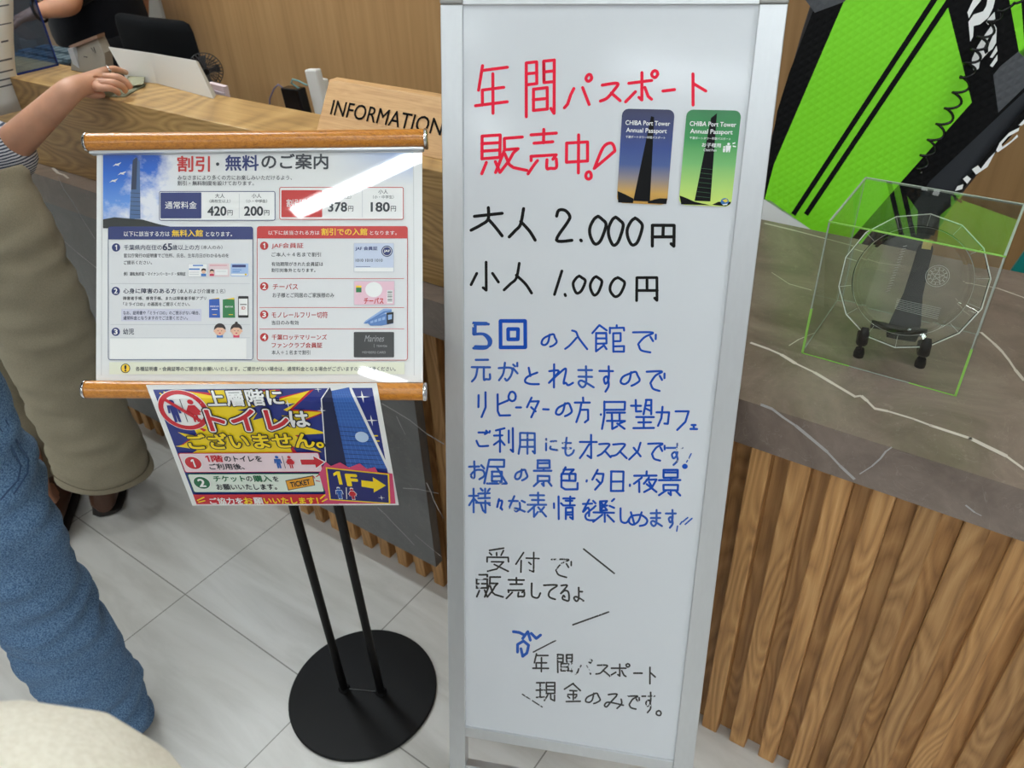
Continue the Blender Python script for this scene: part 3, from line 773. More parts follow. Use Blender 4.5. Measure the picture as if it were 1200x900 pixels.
# ================================================================== CUSTOMER IN BEIGE TROUSERS
YA_ = .66
def leg_line(rows, y):
    """centre line and radii of a leg; y = depth plane, ('x', value) = side plane, None = rows already hold points"""
    if y is None: return [Vector(q) for q, _ in rows], [r for _, r in rows]
    C_ = [onx(a, b, y[1]) if isinstance(y, tuple) else ony(a, b, y) for a, b, _ in rows]
    return C_, [c * (p - CO).dot(CF) / FPX for (_, _, c), p in zip(rows, C_)]
def pxrings(rows, y, parent, name, mt, squash=.8, wr=.006, n=36, seed=1, tuck=None):
    """trouser leg: rows = (px, py, half width in px) down the leg"""
    rnd = random.Random(seed); ph = [rnd.uniform(0, 6.28) for _ in range(12)]
    C_, Rr = leg_line(rows, y)
    M_ = 8; rings = []
    for i in range(len(rows) - 1):
        for k in range(M_):
            f = k / M_
            p0, p1 = C_[i], C_[i + 1]; pm_ = C_[max(i - 1, 0)]; pn_ = C_[min(i + 2, len(C_) - 1)]
            def cr(a, b, c, d): return .5 * ((2 * b) + (c - a) * f + (2 * a - 5 * b + 4 * c - d) * f * f + (3 * b - a - 3 * c + d) * f ** 3)
            rings.append((cr(pm_, p0, p1, pn_), cr(Rr[max(i - 1, 0)], Rr[i], Rr[i + 1], Rr[min(i + 2, len(Rr) - 1)])))
    rings.append((C_[-1], Rr[-1]))
    out = []
    for i, (c, r) in enumerate(rings):
        t = (rings[min(i + 1, len(rings) - 1)][0] - rings[max(i - 1, 0)][0]).normalized()
        a = (CX - t * CX.dot(t)).normalized(); b = t.cross(a); s_ = i / 3.2; rr = []
        for k in range(n):
            q = 2 * math.pi * k / n
            wv = wr * (math.sin(s_ * 1.9 + 2 * q + ph[0]) * .5 + math.sin(s_ * 3.7 - 3 * q + ph[1]) * .35 + math.sin(s_ * .9 + 5 * q + ph[2]) * .35 + math.sin(s_ * 6.1 + q + ph[3]) * .22 + math.sin(s_ * 4.6 + 2.4 * math.sin(q + ph[4]) + ph[5]) * .42)
            rr.append(c + a * ((r + wv) * math.cos(q)) + b * ((r * squash + wv) * math.sin(q)))
        out.append(rr)
    o = MB().loft(out, mt, cap=False).build(name, parent, 80)
    sd = o.modifiers.new('thick', 'SOLIDIFY'); sd.thickness = .004; sd.offset = -1
    return o, out
def leg_chain(rows, y, k, foot):
    C_, _ = leg_line(rows, y); n = len(C_) - 1
    pick = [C_[max(1, int(n * .18))], C_[int(n * .5)], C_[int(n * .75)]]
    an = Vector((foot.x, foot.y, .085)); d = Vector((-math.sin(R(k)), math.cos(R(k)), 0))
    return [(pick[0], .075), (pick[1], .05), (pick[2], .044), (an, .034), (Vector((foot.x, foot.y, .045)) + d * .08, .032), (Vector((foot.x, foot.y, .035)) + d * .14, .024)]
el = ony(-32, 214, .70); wr = onz(84, 104, 1.052); pm = onz(104, 96, 1.046)
def F(*pts): return [(onz(a, b, z), r * .84) for a, b, z, r in pts]
hand = {'palm': (pm, (.033, .021)), 'fingers': [
    F((121, 83, 1.052, .0105), (134, 80.5, 1.052, .0092), (149, 85.5, 1.030, .0072)),
    F((121, 90, 1.052, .0108), (139, 90, 1.051, .0095), (149, 97, 1.038, .0088), (154, 104.5, 1.024, .0075)),
    F((119, 97, 1.050, .0108), (135, 97, 1.049, .0095), (144.5, 102, 1.037, .0085), (147.5, 108, 1.024, .0075)),
    F((115, 103, 1.046, .0102), (128, 103, 1.044, .0088), (137, 106.5, 1.034, .008), (139.5, 110.5, 1.024, .007)),
    F((97, 108, 1.036, .012), (110, 111.5, 1.028, .0095), (124, 111, 1.0255, .008))]}
ROW_A1 = [(-34, 215, 62), (-6, 262, 62), (18, 310, 60), (40, 358, 58), (60, 405, 56), (80, 450, 53), (98, 492, 52), (113, 525, 53), (122, 549, 54)]
ROW_A2 = [(-104, 215, 62), (-82, 270, 62), (-58, 330, 60), (-34, 390, 56), (-4, 450, 51), (18, 500, 48), (32, 540, 44), (36, 582, 40)]
fa1 = onz(125, 602, .01); fa2 = onz(57, 641, .01)
dA = Vector((-math.sin(R(52)), math.cos(R(52)), 0)); fa1 += dA * .07; fa2 += dA * .07; fa1.z = fa2.z = 0
cust, Wc = person('person in wide beige trousers and a striped top, laying one hand on the counter', (-1.905, .60, 0), 20, 1.62, M_skin,
                  {'R': (el, wr, hand), 'L': None}, legs=[leg_chain(ROW_A1, YA_, 52, fa1), leg_chain(ROW_A2, YA_ - .05, 52, fa2)], shirt=M_stripe, shirt_arm=.99, fatten=.03, sleeve_ext=.5)
# trouser legs follow the photo's outline, both in the plane of the standing figure
o, r1 = pxrings(ROW_A1, YA_, cust, 'trouser_leg', M_beige, .8, .0045, seed=3)
o2, r2 = pxrings(ROW_A2, YA_ - .05, cust, 'trouser_leg', M_beige, .8, .004, seed=5)
mb = MB()
for k in range(len(r1) - 34, len(r1) - 33):
    pass
def waist(t, Wf, k, tops, mt):
    V = [(Wf(0, 0, .99), .15 * k), (Wf(0, 0, .90), .158 * k)]; E_ = [(0, 1)]
    for p, r in tops: V.append((p, r)); E_.append((1, len(V) - 1))
    skin_mesh('trouser_seat', V, E_, mt, t, 2)
waist(cust, Wc, .95, [(r1[5][0].lerp(r1[5][18], .5), .085), (r2[5][0].lerp(r2[5][18], .5), .085)], M_beige)
# hem seam
hem = [p + (p - r1[-4][18].lerp(r1[-4][0], .5)).normalized() * .0012 for p in r1[-4]]
MB().tube(hem + [hem[0]], .0011, mat('beige_seam', (118, 108, 88), .9), 5).build('hem_stitching', o)
hp_a = ony(48, 285, .56); 
pk = [r1[i][j] for i, j in ((8, 33), (12, 34), (16, 35), (20, 0))]
shoe_mesh(fa1, 52, .98, M_shoe, cust)
shoe_mesh(fa2, 50, .98, M_shoe, cust)
# ring on the finger
ra = onz(127, 83, 1.053); rd = (onz(134, 80.5, 1.052) - onz(121, 83, 1.052)).normalized(); rb = rd.orthogonal().normalized(); rc = rd.cross(rb)
mb = MB().tube([ra + (rb * math.cos(2 * math.pi * k / 20) + rc * math.sin(2 * math.pi * k / 20)) * .0102 for k in range(21)], .0012, M_chrome, 8)
up_ = (CO - ra).normalized(); up_ = (up_ - rd * up_.dot(rd)).normalized()
mb.ball(ra + up_ * .0118, .003, M_chrome, 8)
rg = mb.build('finger_ring', cust, 60); rg['label'] = 'silver ring with a small stone'
# banknotes under the hand
n0 = [onz(118, 112.5, ZL + .004), onz(146, 112, ZL + .004), onz(170, 97, ZL + .006), onz(160, 90.5, ZL + .006), onz(135, 92, ZL + .004), onz(112, 104, ZL + .004)]
t = thing('folded_paper', 'folded greenish paper slip held flat under the hand on the counter', 'paper slip', tuple(onz(145, 103, ZL)))
M_note = mat('greenish_paper', (150, 146, 118), .8); M_note2 = mat('greenish_paper_inner', (122, 122, 96), .8)
MB().prism([Vector((q.x, q.y, ZL + .0006)) for q in n0], (0, 0, .0022), M_note2).build('lower_fold', t)
n1 = [onz(146, 103, ZL + .006), onz(168, 99, ZL + .008), onz(170, 91, ZL + .011), onz(150, 90, ZL + .010)]
MB().prism(n1, (0, 0, .0016), M_note).build('upper_fold', t)

# ================================================================== PERSON IN BLUE JEANS
YJ = ('x', -1.2)
ROW_J1 = [(-104, 395, 76), (-86, 445, 76), (-58, 510, 75), (-22, 585, 72), (8, 640, 64), (36, 690, 59), (62, 730, 57), (88, 772, 56), (110, 812, 53), (127, 846, 49)]
ROW_J2 = [((-1.35, .11, .99), .098), ((-1.36, .10, .85), .09), ((-1.39, .06, .55), .078), ((-1.42, .03, .3), .07), ((-1.45, .0, .05), .068)]
fj1 = onz(134, 892, .01); fj2 = Vector((-1.44, -.01, 0)); dJ = Vector((-math.sin(R(66)), math.cos(R(66)), 0)); fj1 += dJ * .07; fj1.z = fj2.z = 0
jb, Wj = person('person in blue jeans standing with the leg close at the lower left', (-1.275, .20, 0), 66, 1.7, M_skin,
                {'R': (Vector((-1.40, .34, 1.14)), Vector((-1.50, .16, 1.14)), None), 'L': None}, legs=[leg_chain(ROW_J1, YJ, 66, fj1), leg_chain(ROW_J2, None, 66, fj2)], shirt=M_navy, shirt_arm=.8)
o, rj = pxrings(ROW_J1, YJ, jb, 'jeans_leg', M_denim, .85, .0068, seed=11)
o2, rj2 = pxrings(ROW_J2, None, jb, 'jeans_leg', M_denim, .85, .005, seed=12)
waist(jb, Wj, 1.0, [(rj[6][0].lerp(rj[6][18], .5), .082), (rj2[6][0].lerp(rj2[6][18], .5), .082)], M_denim)
def on_surf(rings, i, j, out=.002):
    n = len(rings[0]); i0 = int(i); j0 = int(math.floor(j)); fi, fj = i - i0, j - j0; i1 = min(i0 + 1, len(rings) - 1)
    a = rings[i0][j0 % n].lerp(rings[i0][(j0 + 1) % n], fj); b = rings[i1][j0 % n].lerp(rings[i1][(j0 + 1) % n], fj)
    p = a.lerp(b, fi); c = sum((rings[i0][k] for k in range(n)), Vector()) / n
    return p + (p - c).normalized() * out
# seam down the outside and back pocket corner, found by where they project
def pxof(p):
    q = p - CO; z = q.dot(CF); return 600 + FPX * q.dot(CX) / z, 450 - FPX * q.dot(CU) / z
def find(rings, px, py):
    best = None
    for i in range(len(rings)):
        for j in range(len(rings[0])):
            p = rings[i][j]; c = sum((rings[i][k] for k in range(0, len(rings[0]), 6)), Vector()) / (len(rings[0]) // 6)
            if (p - c).dot(CO - p) < 0: continue
            x_, y_ = pxof(p); d = (x_ - px) ** 2 + (y_ - py) ** 2
            if best is None or d < best[0]: best = (d, i, j)
    return best[1], best[2]
pts = [find(rj, a, b) for a, b in ((-4, 506), (10, 524), (23, 541), (12, 560), (-4, 580))]
mb = MB()
for off in (0, 1.1):
    mb.tube([on_surf(rj, i, j - off, .0022) for i, j in pts], .0013, M_stitch, 6)
mb.build('pocket_seam', o)
shoe_mesh(fj1, 66, 1.0, M_shoe2, jb)
shoe_mesh(fj2, 70, 1.0, M_shoe2, jb)

# ================================================================== PERSON IN CREAM (blurred, close to the viewer)
sc_ = CO + ray(82, 968) * .385
mxh = 1.28
cp, Wq = person('person in a cream top, only the blurred shoulder showing at the bottom left corner', (-.415, -.075, 0), 40, mxh, M_skin, {'R': None, 'L': None}, shirt=None, legs_cloth=M_darktrouser, shoe=M_shoe2)
# cream sleeve cap and body of the top
k_ = mxh / 1.7
V2 = [(Wq(0, .005, .93), .125), (Wq(0, .01, 1.12), .115), (Wq(0, .01, 1.28), .112), (Wq(0, 0, 1.385), .06)]
E2 = [(0, 1), (1, 2), (2, 3)]
rs = CO + ray(96, 990) * .40
for sg in (1, -1):
    b = len(V2)
    s0 = Wq(sg * .165, 0, 1.36); e0 = Wq(sg * .235, -.03, 1.10)
    if sg == 1: s0 = rs; 
    V2 += [(s0, .102 if sg == 1 else .06), (s0.lerp(e0, .6) if sg == -1 else s0 + Vector((.02, -.01, -.14)), .075)]
    E2 += [(3, b), (b, b + 1)]
ct = skin_mesh('top', V2, E2, M_cream, cp, 2)

# ================================================================== PADDLE BOARD
SN = Vector((0, 1, -.25)).normalized(); SP = Vector((0, 1.575, .8))
SX = Vector((1, 0, 0)); SZ = Vector((0, .25, 1)).normalized(); kz = SZ.z
def sb(px, py):
    q = onpl(px, py, SP, SN); return (q.x, q.z)
def S_sup(x, z, k): return Vector((x, 1.575 + .25 * (z - .8), z)) - SN * (.0007 * k)
out_ = [(-.34, .01), (-.42, .012), (-.47, .10), (-.50, .4), (-.495, .8), (sb(921, 85)), (sb(945, 0)), (-.425, 1.5), (-.36, 1.85), (-.27, 2.1), (-.14, 2.27), (0, 2.34), (.12, 2.27), (.2, 2.1), (.215, 1.85), (.16, 1.5), (.06, 1.22), (sb(1200, 140)), (sb(1126, 224)), (-.175, .7), (-.25, .4), (-.29, .1)]
def smooth_poly(pts, it=2):
    for _ in range(it):
        o = []
        for i in range(len(pts)):
            a, b = Vector(pts[i]), Vector(pts[(i + 1) % len(pts)]); o += [tuple(a.lerp(b, .25)), tuple(a.lerp(b, .75))]
        pts = o
    return pts
out_ = smooth_poly(out_, 2)
board = thing('paddle_board', 'bright green and black paddle board leaning on the back wall behind the marble counter', 'paddle board', (-.37, 1.40, 0))
M_rail = mat('charcoal_rail', (36, 39, 44), .5, spec=.3); M_blackpad = mat('black_deck_pad', (9, 9, 10), .8, spec=.15)
M_green = mat('lime_green_deck_pad', (116, 206, 0), .6); M_greyp = mat('dark_grey_deck', (64, 66, 70), .7); M_whitepad = mat('white_deck', (214, 214, 212), .6)
for mt, sc_b in ((M_green, .16), (M_blackpad, .3), (M_greyp, .25)):
    mp = coords(mt, (1, 1, 1), rot=(0, R(-22), 0)); ws = []
    for ang in (32, -32):
        mq = nd(mt, 'ShaderNodeMapping'); mq.inputs['Rotation'].default_value = (0, R(ang), 0); lk(mt, mp.outputs[0], mq.inputs[0])
        wv = nd(mt, 'ShaderNodeTexWave', Scale=26.0, Distortion=0.4); wv.bands_direction = 'X'; lk(mt, mq.outputs[0], wv.inputs['Vector']); ws.append(wv)
    mm = nd(mt, 'ShaderNodeMath', _operation='MINIMUM'); lk(mt, ws[0].outputs[1], mm.inputs[0]); lk(mt, ws[1].outputs[1], mm.inputs[1])
    bump(mt, mm.outputs[0], sc_b, .004)
cx_ = sum(p[0] for p in out_) / len(out_); cz_ = sum(p[1] for p in out_) / len(out_)
rings = []
def shrink(p, d):
    v = Vector((p[0] - cx_, p[1] - cz_)); return (p[0] - v.x / v.length * d, p[1] - v.y / v.length * d)
for d, dep in ((.03, -.0), (.008, .010), (0, .03), (0, .075), (.012, .10), (.05, .112)):
    rings.append([S_sup(*shrink(p, d), 0) + SN * dep for p in out_])
MB().loft(rings, M_rail).build('hull', board, 50)
pad = Print(S_sup)
a1, a2 = sb(990, 0), sb(907, 193)
g1, g2, gt, gb = sb(1110, 5), (sb(1058, 211)), sb(1139, 120), sb(1058, 211)
w0, w1 = sb(903, 235), sb(952, 270)
dz = lambda p, q, z: p[0] + (q[0] - p[0]) * (z - p[1]) / (q[1] - p[1])
zt_ = 2.05
# black pad under everything
def sb2(x, y, z): return sb(x, y)
black = [(-.455, .5), (-.47, .8), (sb(911, 130)), (sb(925, 85)), (sb(950, 20)), (-.39, 1.5), (-.31, 1.85), (-.2, 2.08), (0, 2.16), (.1, 2.1), (.16, 1.9), (.12, 1.5), (.03, 1.24), sb(1200, 108), sb(1090, 212), (-.215, .75), (-.30, .5)]
pad.poly(black, M_blackpad, 1)
pad.build('black_deck_pad', board)
gl_ = Print(S_sup)
green = [(w0[0] - .012, w0[1]), a2, a1, (dz(a2, a1, 1.5) + .01, 1.5), (dz(a2, a1, 1.5) + .09, 1.85), (-.14, 2.03), (-.12, 1.9), (-.175, 1.45), (-.18, 1.28), (-.187, 1.228), (-.212, 1.2), g1, gt, gb, (gb[0] - .07, gb[1] - .14), w1]
gl_.poly(green, M_green, 2)
s0, s1 = sb(1186, 0), sb(1199, 62)
gl_.poly([(s1[0] - .006, s1[1]), (s1[0] + .006, s1[1] - .008), (s0[0] + .012, s0[1] + .004), (-.01, 1.21), (.06, 1.32), (.12, 1.55), (.13, 1.85), (.06, 2.06), (-.02, 2.08), (-.07, 1.9), (-.135, 1.45), (-.14, 1.28), (-.146, 1.228), (-.132, 1.205), (s0[0] - .004, s0[1])], M_green, 2)
gl_.build('green_deck_pad', board)
wp = Print(S_sup); wp.poly([(-.45, .5), (-.30, .5), (-.25, .62), w1, w0, (-.475, .8)], M_whitepad, 2)
wp.build('white_tail_pad', board)
st = Print(S_sup)
for p, q in ((sb(1095, 0), sb(938, 239)), (sb(1113, 0), sb(953, 239))):
    d = (p[0] - q[0], p[1] - q[1]); e = (p[0] + d[0] * 1.6, p[1] + d[1] * 1.6); q2 = (q[0] - d[0] * .06, q[1] - d[1] * .06)
    st.line(q2[0], q2[1], e[0], e[1], .0098, M_blackpad, 3)
st.build('black_stripe', board)
gp = Print(S_sup); gp.poly([sb(1164, 88), sb(1172, 78), sb(1200, 55), (.03, 1.22), sb(1205, 98), sb(1170, 132)], M_greyp, 2)
gp.build('grey_deck_panel', board); gp = Print(S_sup)
gp.poly([sb(944, 0), sb(955, 15), sb(990, 2), (-.36, 1.25), (-.41, 1.25)], M_greyp, 2)
gp.build('grey_deck_panel', board)
lg = Print(S_sup); M_logo = mat('white_logo', (226, 226, 224), .5)
Z8 = lambda x, y: sb(1080 + x / 8.18, y / 8.18)
for poly in ([(440, 120), (500, -10), (575, 0), (500, 92), (455, 175)], [(450, 210), (500, 140), (590, 110), (620, 60), (640, -40), (710, -40), (700, 20), (685, 80), (640, 170), (560, 235), (500, 250), (495, 350), (468, 400)], [(620, 215), (640, 180), (700, 115), (707, 180), (640, 240)],
             [(480, 640), (485, 560), (540, 440), (610, 330), (640, 370), (590, 470), (610, 520), (640, 500), (560, 590), (550, 655), (510, 685)], [(610, 330), (670, 245), (700, 235), (720, 270), (718, 340), (660, 330), (640, 372)], [(690, 330), (718, 340), (715, 410), (680, 470), (640, 500), (640, 440)],
             [(655, 550), (720, 440), (728, 490), (680, 555)], [(655, 630), (727, 525), (728, 580), (680, 645)]):
    lg.poly([Z8(*q) for q in poly], M_logo, 3)
Z5 = lambda x, y: sb(860 + x / 3.53, y / 3.53)
lg.build('deck_logo', board)
rl = Print(S_sup)
rl.poly([sb(1130, 214), sb(1126, 224), sb(1200, 143), sb(1240, 92), (.05, 1.25), sb(1200, 128)], M_blackpad, 1)
for poly in ([(915, 790), (925, 770), (950, 762), (945, 782)], [(948, 740), (965, 726), (982, 740), (965, 760)], [(985, 700), (1010, 684), (1022, 698), (1055, 655), (1082, 628), (1050, 690), (1002, 722)], [(1085, 622), (1100, 590), (1140, 548), (1180, 528), (1178, 542), (1135, 565), (1108, 596), (1110, 608), (1150, 580), (1172, 556), (1176, 566), (1130, 604), (1092, 630)], [(1178, 518), (1215, 480), (1230, 490), (1190, 520)], [(1215, 470), (1260, 425), (1270, 440), (1225, 482)]):
    rl.poly([Z5(*q) for q in poly], M_logo, 2)
rl.build('rail_lettering', board)
# coiled leash
cl = [(1200, 2), (1178, 10), (1168, 22), (1156, 42), (1148, 58), (1139, 74), (1134, 92), (1124, 112), (1114, 132), (1103, 152), (1092, 172), (1084, 190), (1078, 204)]
P_ = [onpl(a, b, SP, SN) - SN * .018 for a, b in cl]
pts = []; NT = 13
for i in range(len(P_) - 1):
    for k in range(16):
        f_ = (i + k / 16) / (len(P_) - 1); c_ = P_[i].lerp(P_[i + 1], k / 16); t_ = (P_[i + 1] - P_[i]).normalized(); s_ = t_.cross(SN).normalized()
        q = 2 * math.pi * NT * f_; rr = .0105 * min(1, 4 * f_, 6 * (1 - f_) + .3)
        pts.append(c_ + s_ * (rr * math.cos(q)) - SN * (rr * .75 * math.sin(q)) + t_ * (.004 * math.sin(q)))
MB().tube(pts, .0023, M_blackgloss, 7).build('coiled_leash', board, 60)

# teal flat item behind the counter's right end
t0_ = [ony(1187, 316, 1.62), ony(1210, 285, 1.62), ony(1236, 300, 1.62), ony(1230, 340, 1.62)]
t = thing('teal_board', 'edge of a teal board leaning behind the marble counter right of the display case', 'board', (t0_[0].x + .05, 1.62, 0))
lowz = .002
pp = [ony(1184, 318, 1.62), ony(1214, 276, 1.62)]
d_ = Vector((pp[1].x - pp[0].x, 0, pp[1].z - pp[0].z)).normalized()
a_ = Vector((pp[0].x - .28, 1.62, lowz)); 
MB().prism([Vector((pp[0].x - d_.x * (pp[0].z / d_.z), 1.62, lowz)), Vector((pp[0].x - d_.x * (pp[0].z / d_.z) + .25, 1.62, lowz)), pp[1] + d_ * .12 + Vector((.25, 0, 0)), pp[1] + d_ * .12], (0, .02, 0), mat('teal_plastic', (22, 128, 122), .4)).build('panel', t, bevel=.004)

# ================================================================== DISPLAY CASE WITH CRYSTAL PLATE
cx0, cx1, cy0, cy1, cz1 = -.2165, -.0085, 1.0335, 1.2165, 1.0105
t = thing('display_case', 'clear acrylic cube case with edges coloured green as if lit by the paddle board standing on the marble counter', 'display case', ((cx0 + cx1) / 2, (cy0 + cy1) / 2, HT))
th = .003; zb = HT + .0006
def pane4(nm, a, b, c, d): return MB().add([a, b, c, d], [(0, 1, 2, 3)], M_acrylic_lid if nm == 'lid_sheet' else M_acrylic).build(nm, t)
pane4('front_sheet', (cx0, cy0, zb), (cx1, cy0, zb), (cx1, cy0, cz1), (cx0, cy0, cz1))
pane4('rear_sheet', (cx1, cy1, zb), (cx0, cy1, zb), (cx0, cy1, cz1), (cx1, cy1, cz1))
pane4('side_sheet', (cx0, cy1, zb), (cx0, cy0, zb), (cx0, cy0, cz1), (cx0, cy1, cz1))
pane4('side_sheet', (cx1, cy0, zb), (cx1, cy1, zb), (cx1, cy1, cz1), (cx1, cy0, cz1))
pane4('lid_sheet', (cx0, cy0, cz1), (cx1, cy0, cz1), (cx1, cy1, cz1), (cx0, cy1, cz1))
mb = MB(); e = .003
zs = HT + .075
for (xa_, ya_) in ((cx0, cy0), (cx1 - e, cy0)):
    mb.box((xa_, ya_ - .0004, zb), (xa_ + e, ya_ + e, zs), M_edge_board_glow)
    mb.box((xa_ + .0004, ya_ - .0002, zs), (xa_ + e * .7, ya_ + e * .6, cz1), M_acrylic_frost)
for (xa_, ya_) in ((cx0, cy1 - e), (cx1 - e, cy1 - e)):
    mb.box((xa_ + .0004, ya_, zb), (xa_ + e * .6, ya_ + e * .6, cz1), M_acrylic_frost)
mb.box((cx0, cy0 - .0004, zb), (cx0 + .068, cy0 + .001, zb + .001), M_edge_board_glow).box((cx0 + .068, cy0 - .0004, zb), (cx1 - .06, cy0 + .001, zb + .001), M_acrylic_frost).box((cx1 - .06, cy0 - .0004, zb), (cx1, cy0 + .001, zb + .001), M_edge_board_glow)
mb.box((cx0, cy1 - e, cz1 - e * .8), (cx1, cy1, cz1 + .0003), M_acrylic_frost).box((cx0, cy0, cz1 - e), (cx0 + e * .8, cy1, cz1 + .0003), M_acrylic_frost).box((cx1 - e, cy0, cz1 - e), (cx1, cy1, cz1 + .0003), M_acrylic_frost)
mb.box((cx0, cy0 - .0003, cz1 - .0016), (cx1, cy0 + .0012, cz1 + .0003), M_edge_board_glow)
mb.box((cx0, cy0, zb), (cx0 + .001, cy1, zb + .0008), M_acrylic_frost).box((cx0, cy1 - .001, zb), (cx1, cy1, zb + .0008), M_acrylic_frost).box((cx1 - .001, cy0, zb), (cx1, cy1, zb + .0008), M_acrylic_frost)
mb.build('polished_edges', t)

# plate: tilted back, centre and radius from the photo
pc = ony(1068, 330, 1.12); pu = Vector((-.045, .30, .95)).normalized(); pxv = Vector((.97, .22, 0)); pn_ = pxv.cross(pu).normalized(); pxv = pu.cross(pn_) * 1
if pn_.dot(CO - pc) < 0: pn_ = -pn_
pxv = pu.cross(pn_).normalized()
PR = .0945
pc.z = HT + .018 + PR * pu.z
plate = thing('crystal_plate', 'engraved crystal glass plate with a faceted rim, propped on a black stand in the case', 'plate', tuple(pc - pu * PR))
NS = 14
def prof_ring(r, h, facet):
    pts = []
    for k in range(NS * 4):
        q = 2 * math.pi * (k + 2) / (NS * 4)
        w_ = 2 * math.pi / NS; a_q = (q + w_ / 2) % w_ - w_ / 2
        rr = r * (math.cos(w_ / 2) / math.cos(a_q) if facet else 1)
        pts.append(pc + pxv * (rr * math.cos(q)) + pu * (rr * math.sin(q)) + pn_ * h)
    return pts
rf = [prof_ring(PR, .012, True), prof_ring(PR * .985, .0155, True), prof_ring(PR * .80, .008, False), prof_ring(PR * .745, .0015, False), prof_ring(PR * .70, -.001, False), prof_ring(PR * .3, -.001, False)]
rb_ = [prof_ring(PR * .3, -.006, False), prof_ring(PR * .70, -.006, False), prof_ring(PR * .76, -.003, False), prof_ring(PR * .82, .004, False), prof_ring(PR * .985, .0095, True), prof_ring(PR, .012, True)]
MB().loft([prof_ring(.001, -.001, False)] + rf[::-1] + rb_[:-1][::-1] + [prof_ring(.001, -.006, False)], M_crystal).build('glass_dish', plate, 20, recalc=True)
mb = MB()
for rr, hh, tw, fc_ in ((PR * .992, .0137, .0008, True), (PR * .80, .0085, .0002, False)):
    ring_ = prof_ring(rr, hh, fc_); mb.tube(ring_ + [ring_[0]], tw, M_rim_glint if fc_ else M_etch, 6)
for k in range(NS):
    q = 2 * math.pi * (k + .5) / NS; d = pxv * math.cos(q) + pu * math.sin(q)
    mb.tube([pc + d * PR * .985 + pn_ * .0155, pc + d * PR * .82 + pn_ * .0085], .0003, M_etch, 5)
mb.build('cut_rim_lines_and_glint', plate)
def S_pl(x, y, k): return pc + pxv * x + pu * y + pn_ * (.0002 + .0001 * k)
pp_ = Print(S_pl)
ex, ey = .030, .012
for r_, t_ in ((.0150, .0006), (.0125, .0003), (.0085, .0004)): pp_.ring(ex, ey, r_, t_, M_etch, 1)
for k in range(12):
    q = math.pi * k / 6; pp_.line(ex + .009 * math.cos(q), ey + .009 * math.sin(q), ex + .012 * math.cos(q), ey + .012 * math.sin(q), .0011, M_etch, 1)
for k in range(5):
    q = math.pi * (.5 + .4 * k); q2 = q + .8 * math.pi; pp_.line(ex + .008 * math.cos(q), ey + .008 * math.sin(q), ex + .008 * math.cos(q2), ey + .008 * math.sin(q2), .0006, M_etch, 1)
for k in range(7): pp_.line(-.012, -.028 - .0022 * k, .045, -.031 - .0026 * k, .0005, M_etch, 1)
for k in range(18): pp_.line(-.022 - .0004 * k, .045 - .0038 * k, -.017 - .0004 * k, .047 - .0038 * k, .0005, M_etch, 1)
pp_.build('engraving', plate)
# stand
stand = thing('plate_stand', 'black plastic easel stand holding the crystal plate inside the case', 'plate stand', (pc.x + .01, 1.12, HT))
mb = MB()
bt = pc - pn_ * .012
spx = pxv * .008
mb.loft([[bt + spx + pu * h + pxv * (w_ * math.cos(q)) - pn_ * (.003 + .003 * math.sin(q)) for q in [2 * math.pi * k / 16 for k in range(16)]] for h, w_ in ((-.088, .020), (-.078, .022), (-.06, .020), (-.02, .0125), (.02, .0105), (.045, .010), (.05, .008))], M_blackgloss)
mb.build('back_spine', stand, 50)
mb = MB()
b0_ = bt + spx + pu * .02 - pn_ * .004
mb.tube([b0_, b0_ - pn_ * .03 - pu * .05, Vector((b0_.x, min(b0_.y + .066, cy1 - .012), HT + .005))], [.006, .006, .006], M_blackgloss, 10); mb.build('rear_strut', stand, 60)
for px, py in ((1007, 398), (1078, 412)):
    f0 = onz(px, py + 6, HT + .006)
    lat = (f0 - pc).dot(pxv)
    base = pc - pu * .083 + pxv * lat
    mb = MB()
    path = [base - pn_ * .016 - pu * .004, base - pn_ * .006 - pu * .010, base + pn_ * .006 - pu * .0125, base + pn_ * .018 - pu * .010, base + pn_ * .0225 + pu * .004, base + pn_ * .0215 + pu * .012]
    path = [Vector((p.x, p.y, max(p.z, HT + .009))) for p in path]
    mb.tube(path, [.0065, .007, .0075, .008, .0068, .0045], M_blackgloss, 12)
    q_ = base + pn_ * .016 - pu * .012
    mb.lathe((q_.x, q_.y, HT + .0008), (0, 0, 1), [(.0072, 0), (.0076, .006), (.006, .013)], M_blackgloss, 14)
    mb.build('hook', stand, 60)
a_ = bt + spx - pu * .072
MB().tube([a_ + pxv * -.045 , a_, a_ + pxv * .03], .006, M_blackgloss, 10).build('cross_bar', stand, 60)
gs = pc + spx + pu * .052
g0 = ony(1082, 286, (pc + pu * .055).y - .012)
mbp = MB().obox(bt + spx + pu * .052 + pn_ * .004, (pxv, pu, pn_), (.0058, .0068, .0006), M_gold)
gold = mbp.build('gold_tag', stand)
gold['label'] = 'small square gold tag'

# ================================================================== INFORMATION STAND WITH POSTER
DP = 1.033
def S_post(px, py, k): return CO + ray(px, py) * (DP - .0004 - .00022 * k)
bc = Vector((-.842, .605, 0))
sign = thing('poster_stand', 'black pole stand with tilted price poster between honey wood bars on a round base', 'poster stand', tuple(bc))
MB().lathe(bc, (0, 0, 1), [(.149, .0005), (.151, .003), (.151, .006), (.149, .008), (.02, .0095)], M_black, 72).build('round_base', sign, 40)
poles = []
for (bx, by), (tx, ty) in (((403.5, 807), (290, 400)), ((446.5, 811), (352, 400))):
    b = onz(bx, by, .009); tpt = CO + ray(tx, ty) * (DP + .03)
    d = (tpt - b); 
    po = MB().tube([b, tpt], .0078, M_black, 16).build('pole', sign, 50)
    MB().lathe(b, (0, 0, 1), [(.0115, -.0005), (.012, .002), (.0095, .006)], M_black, 20).build('collar', po, 40)
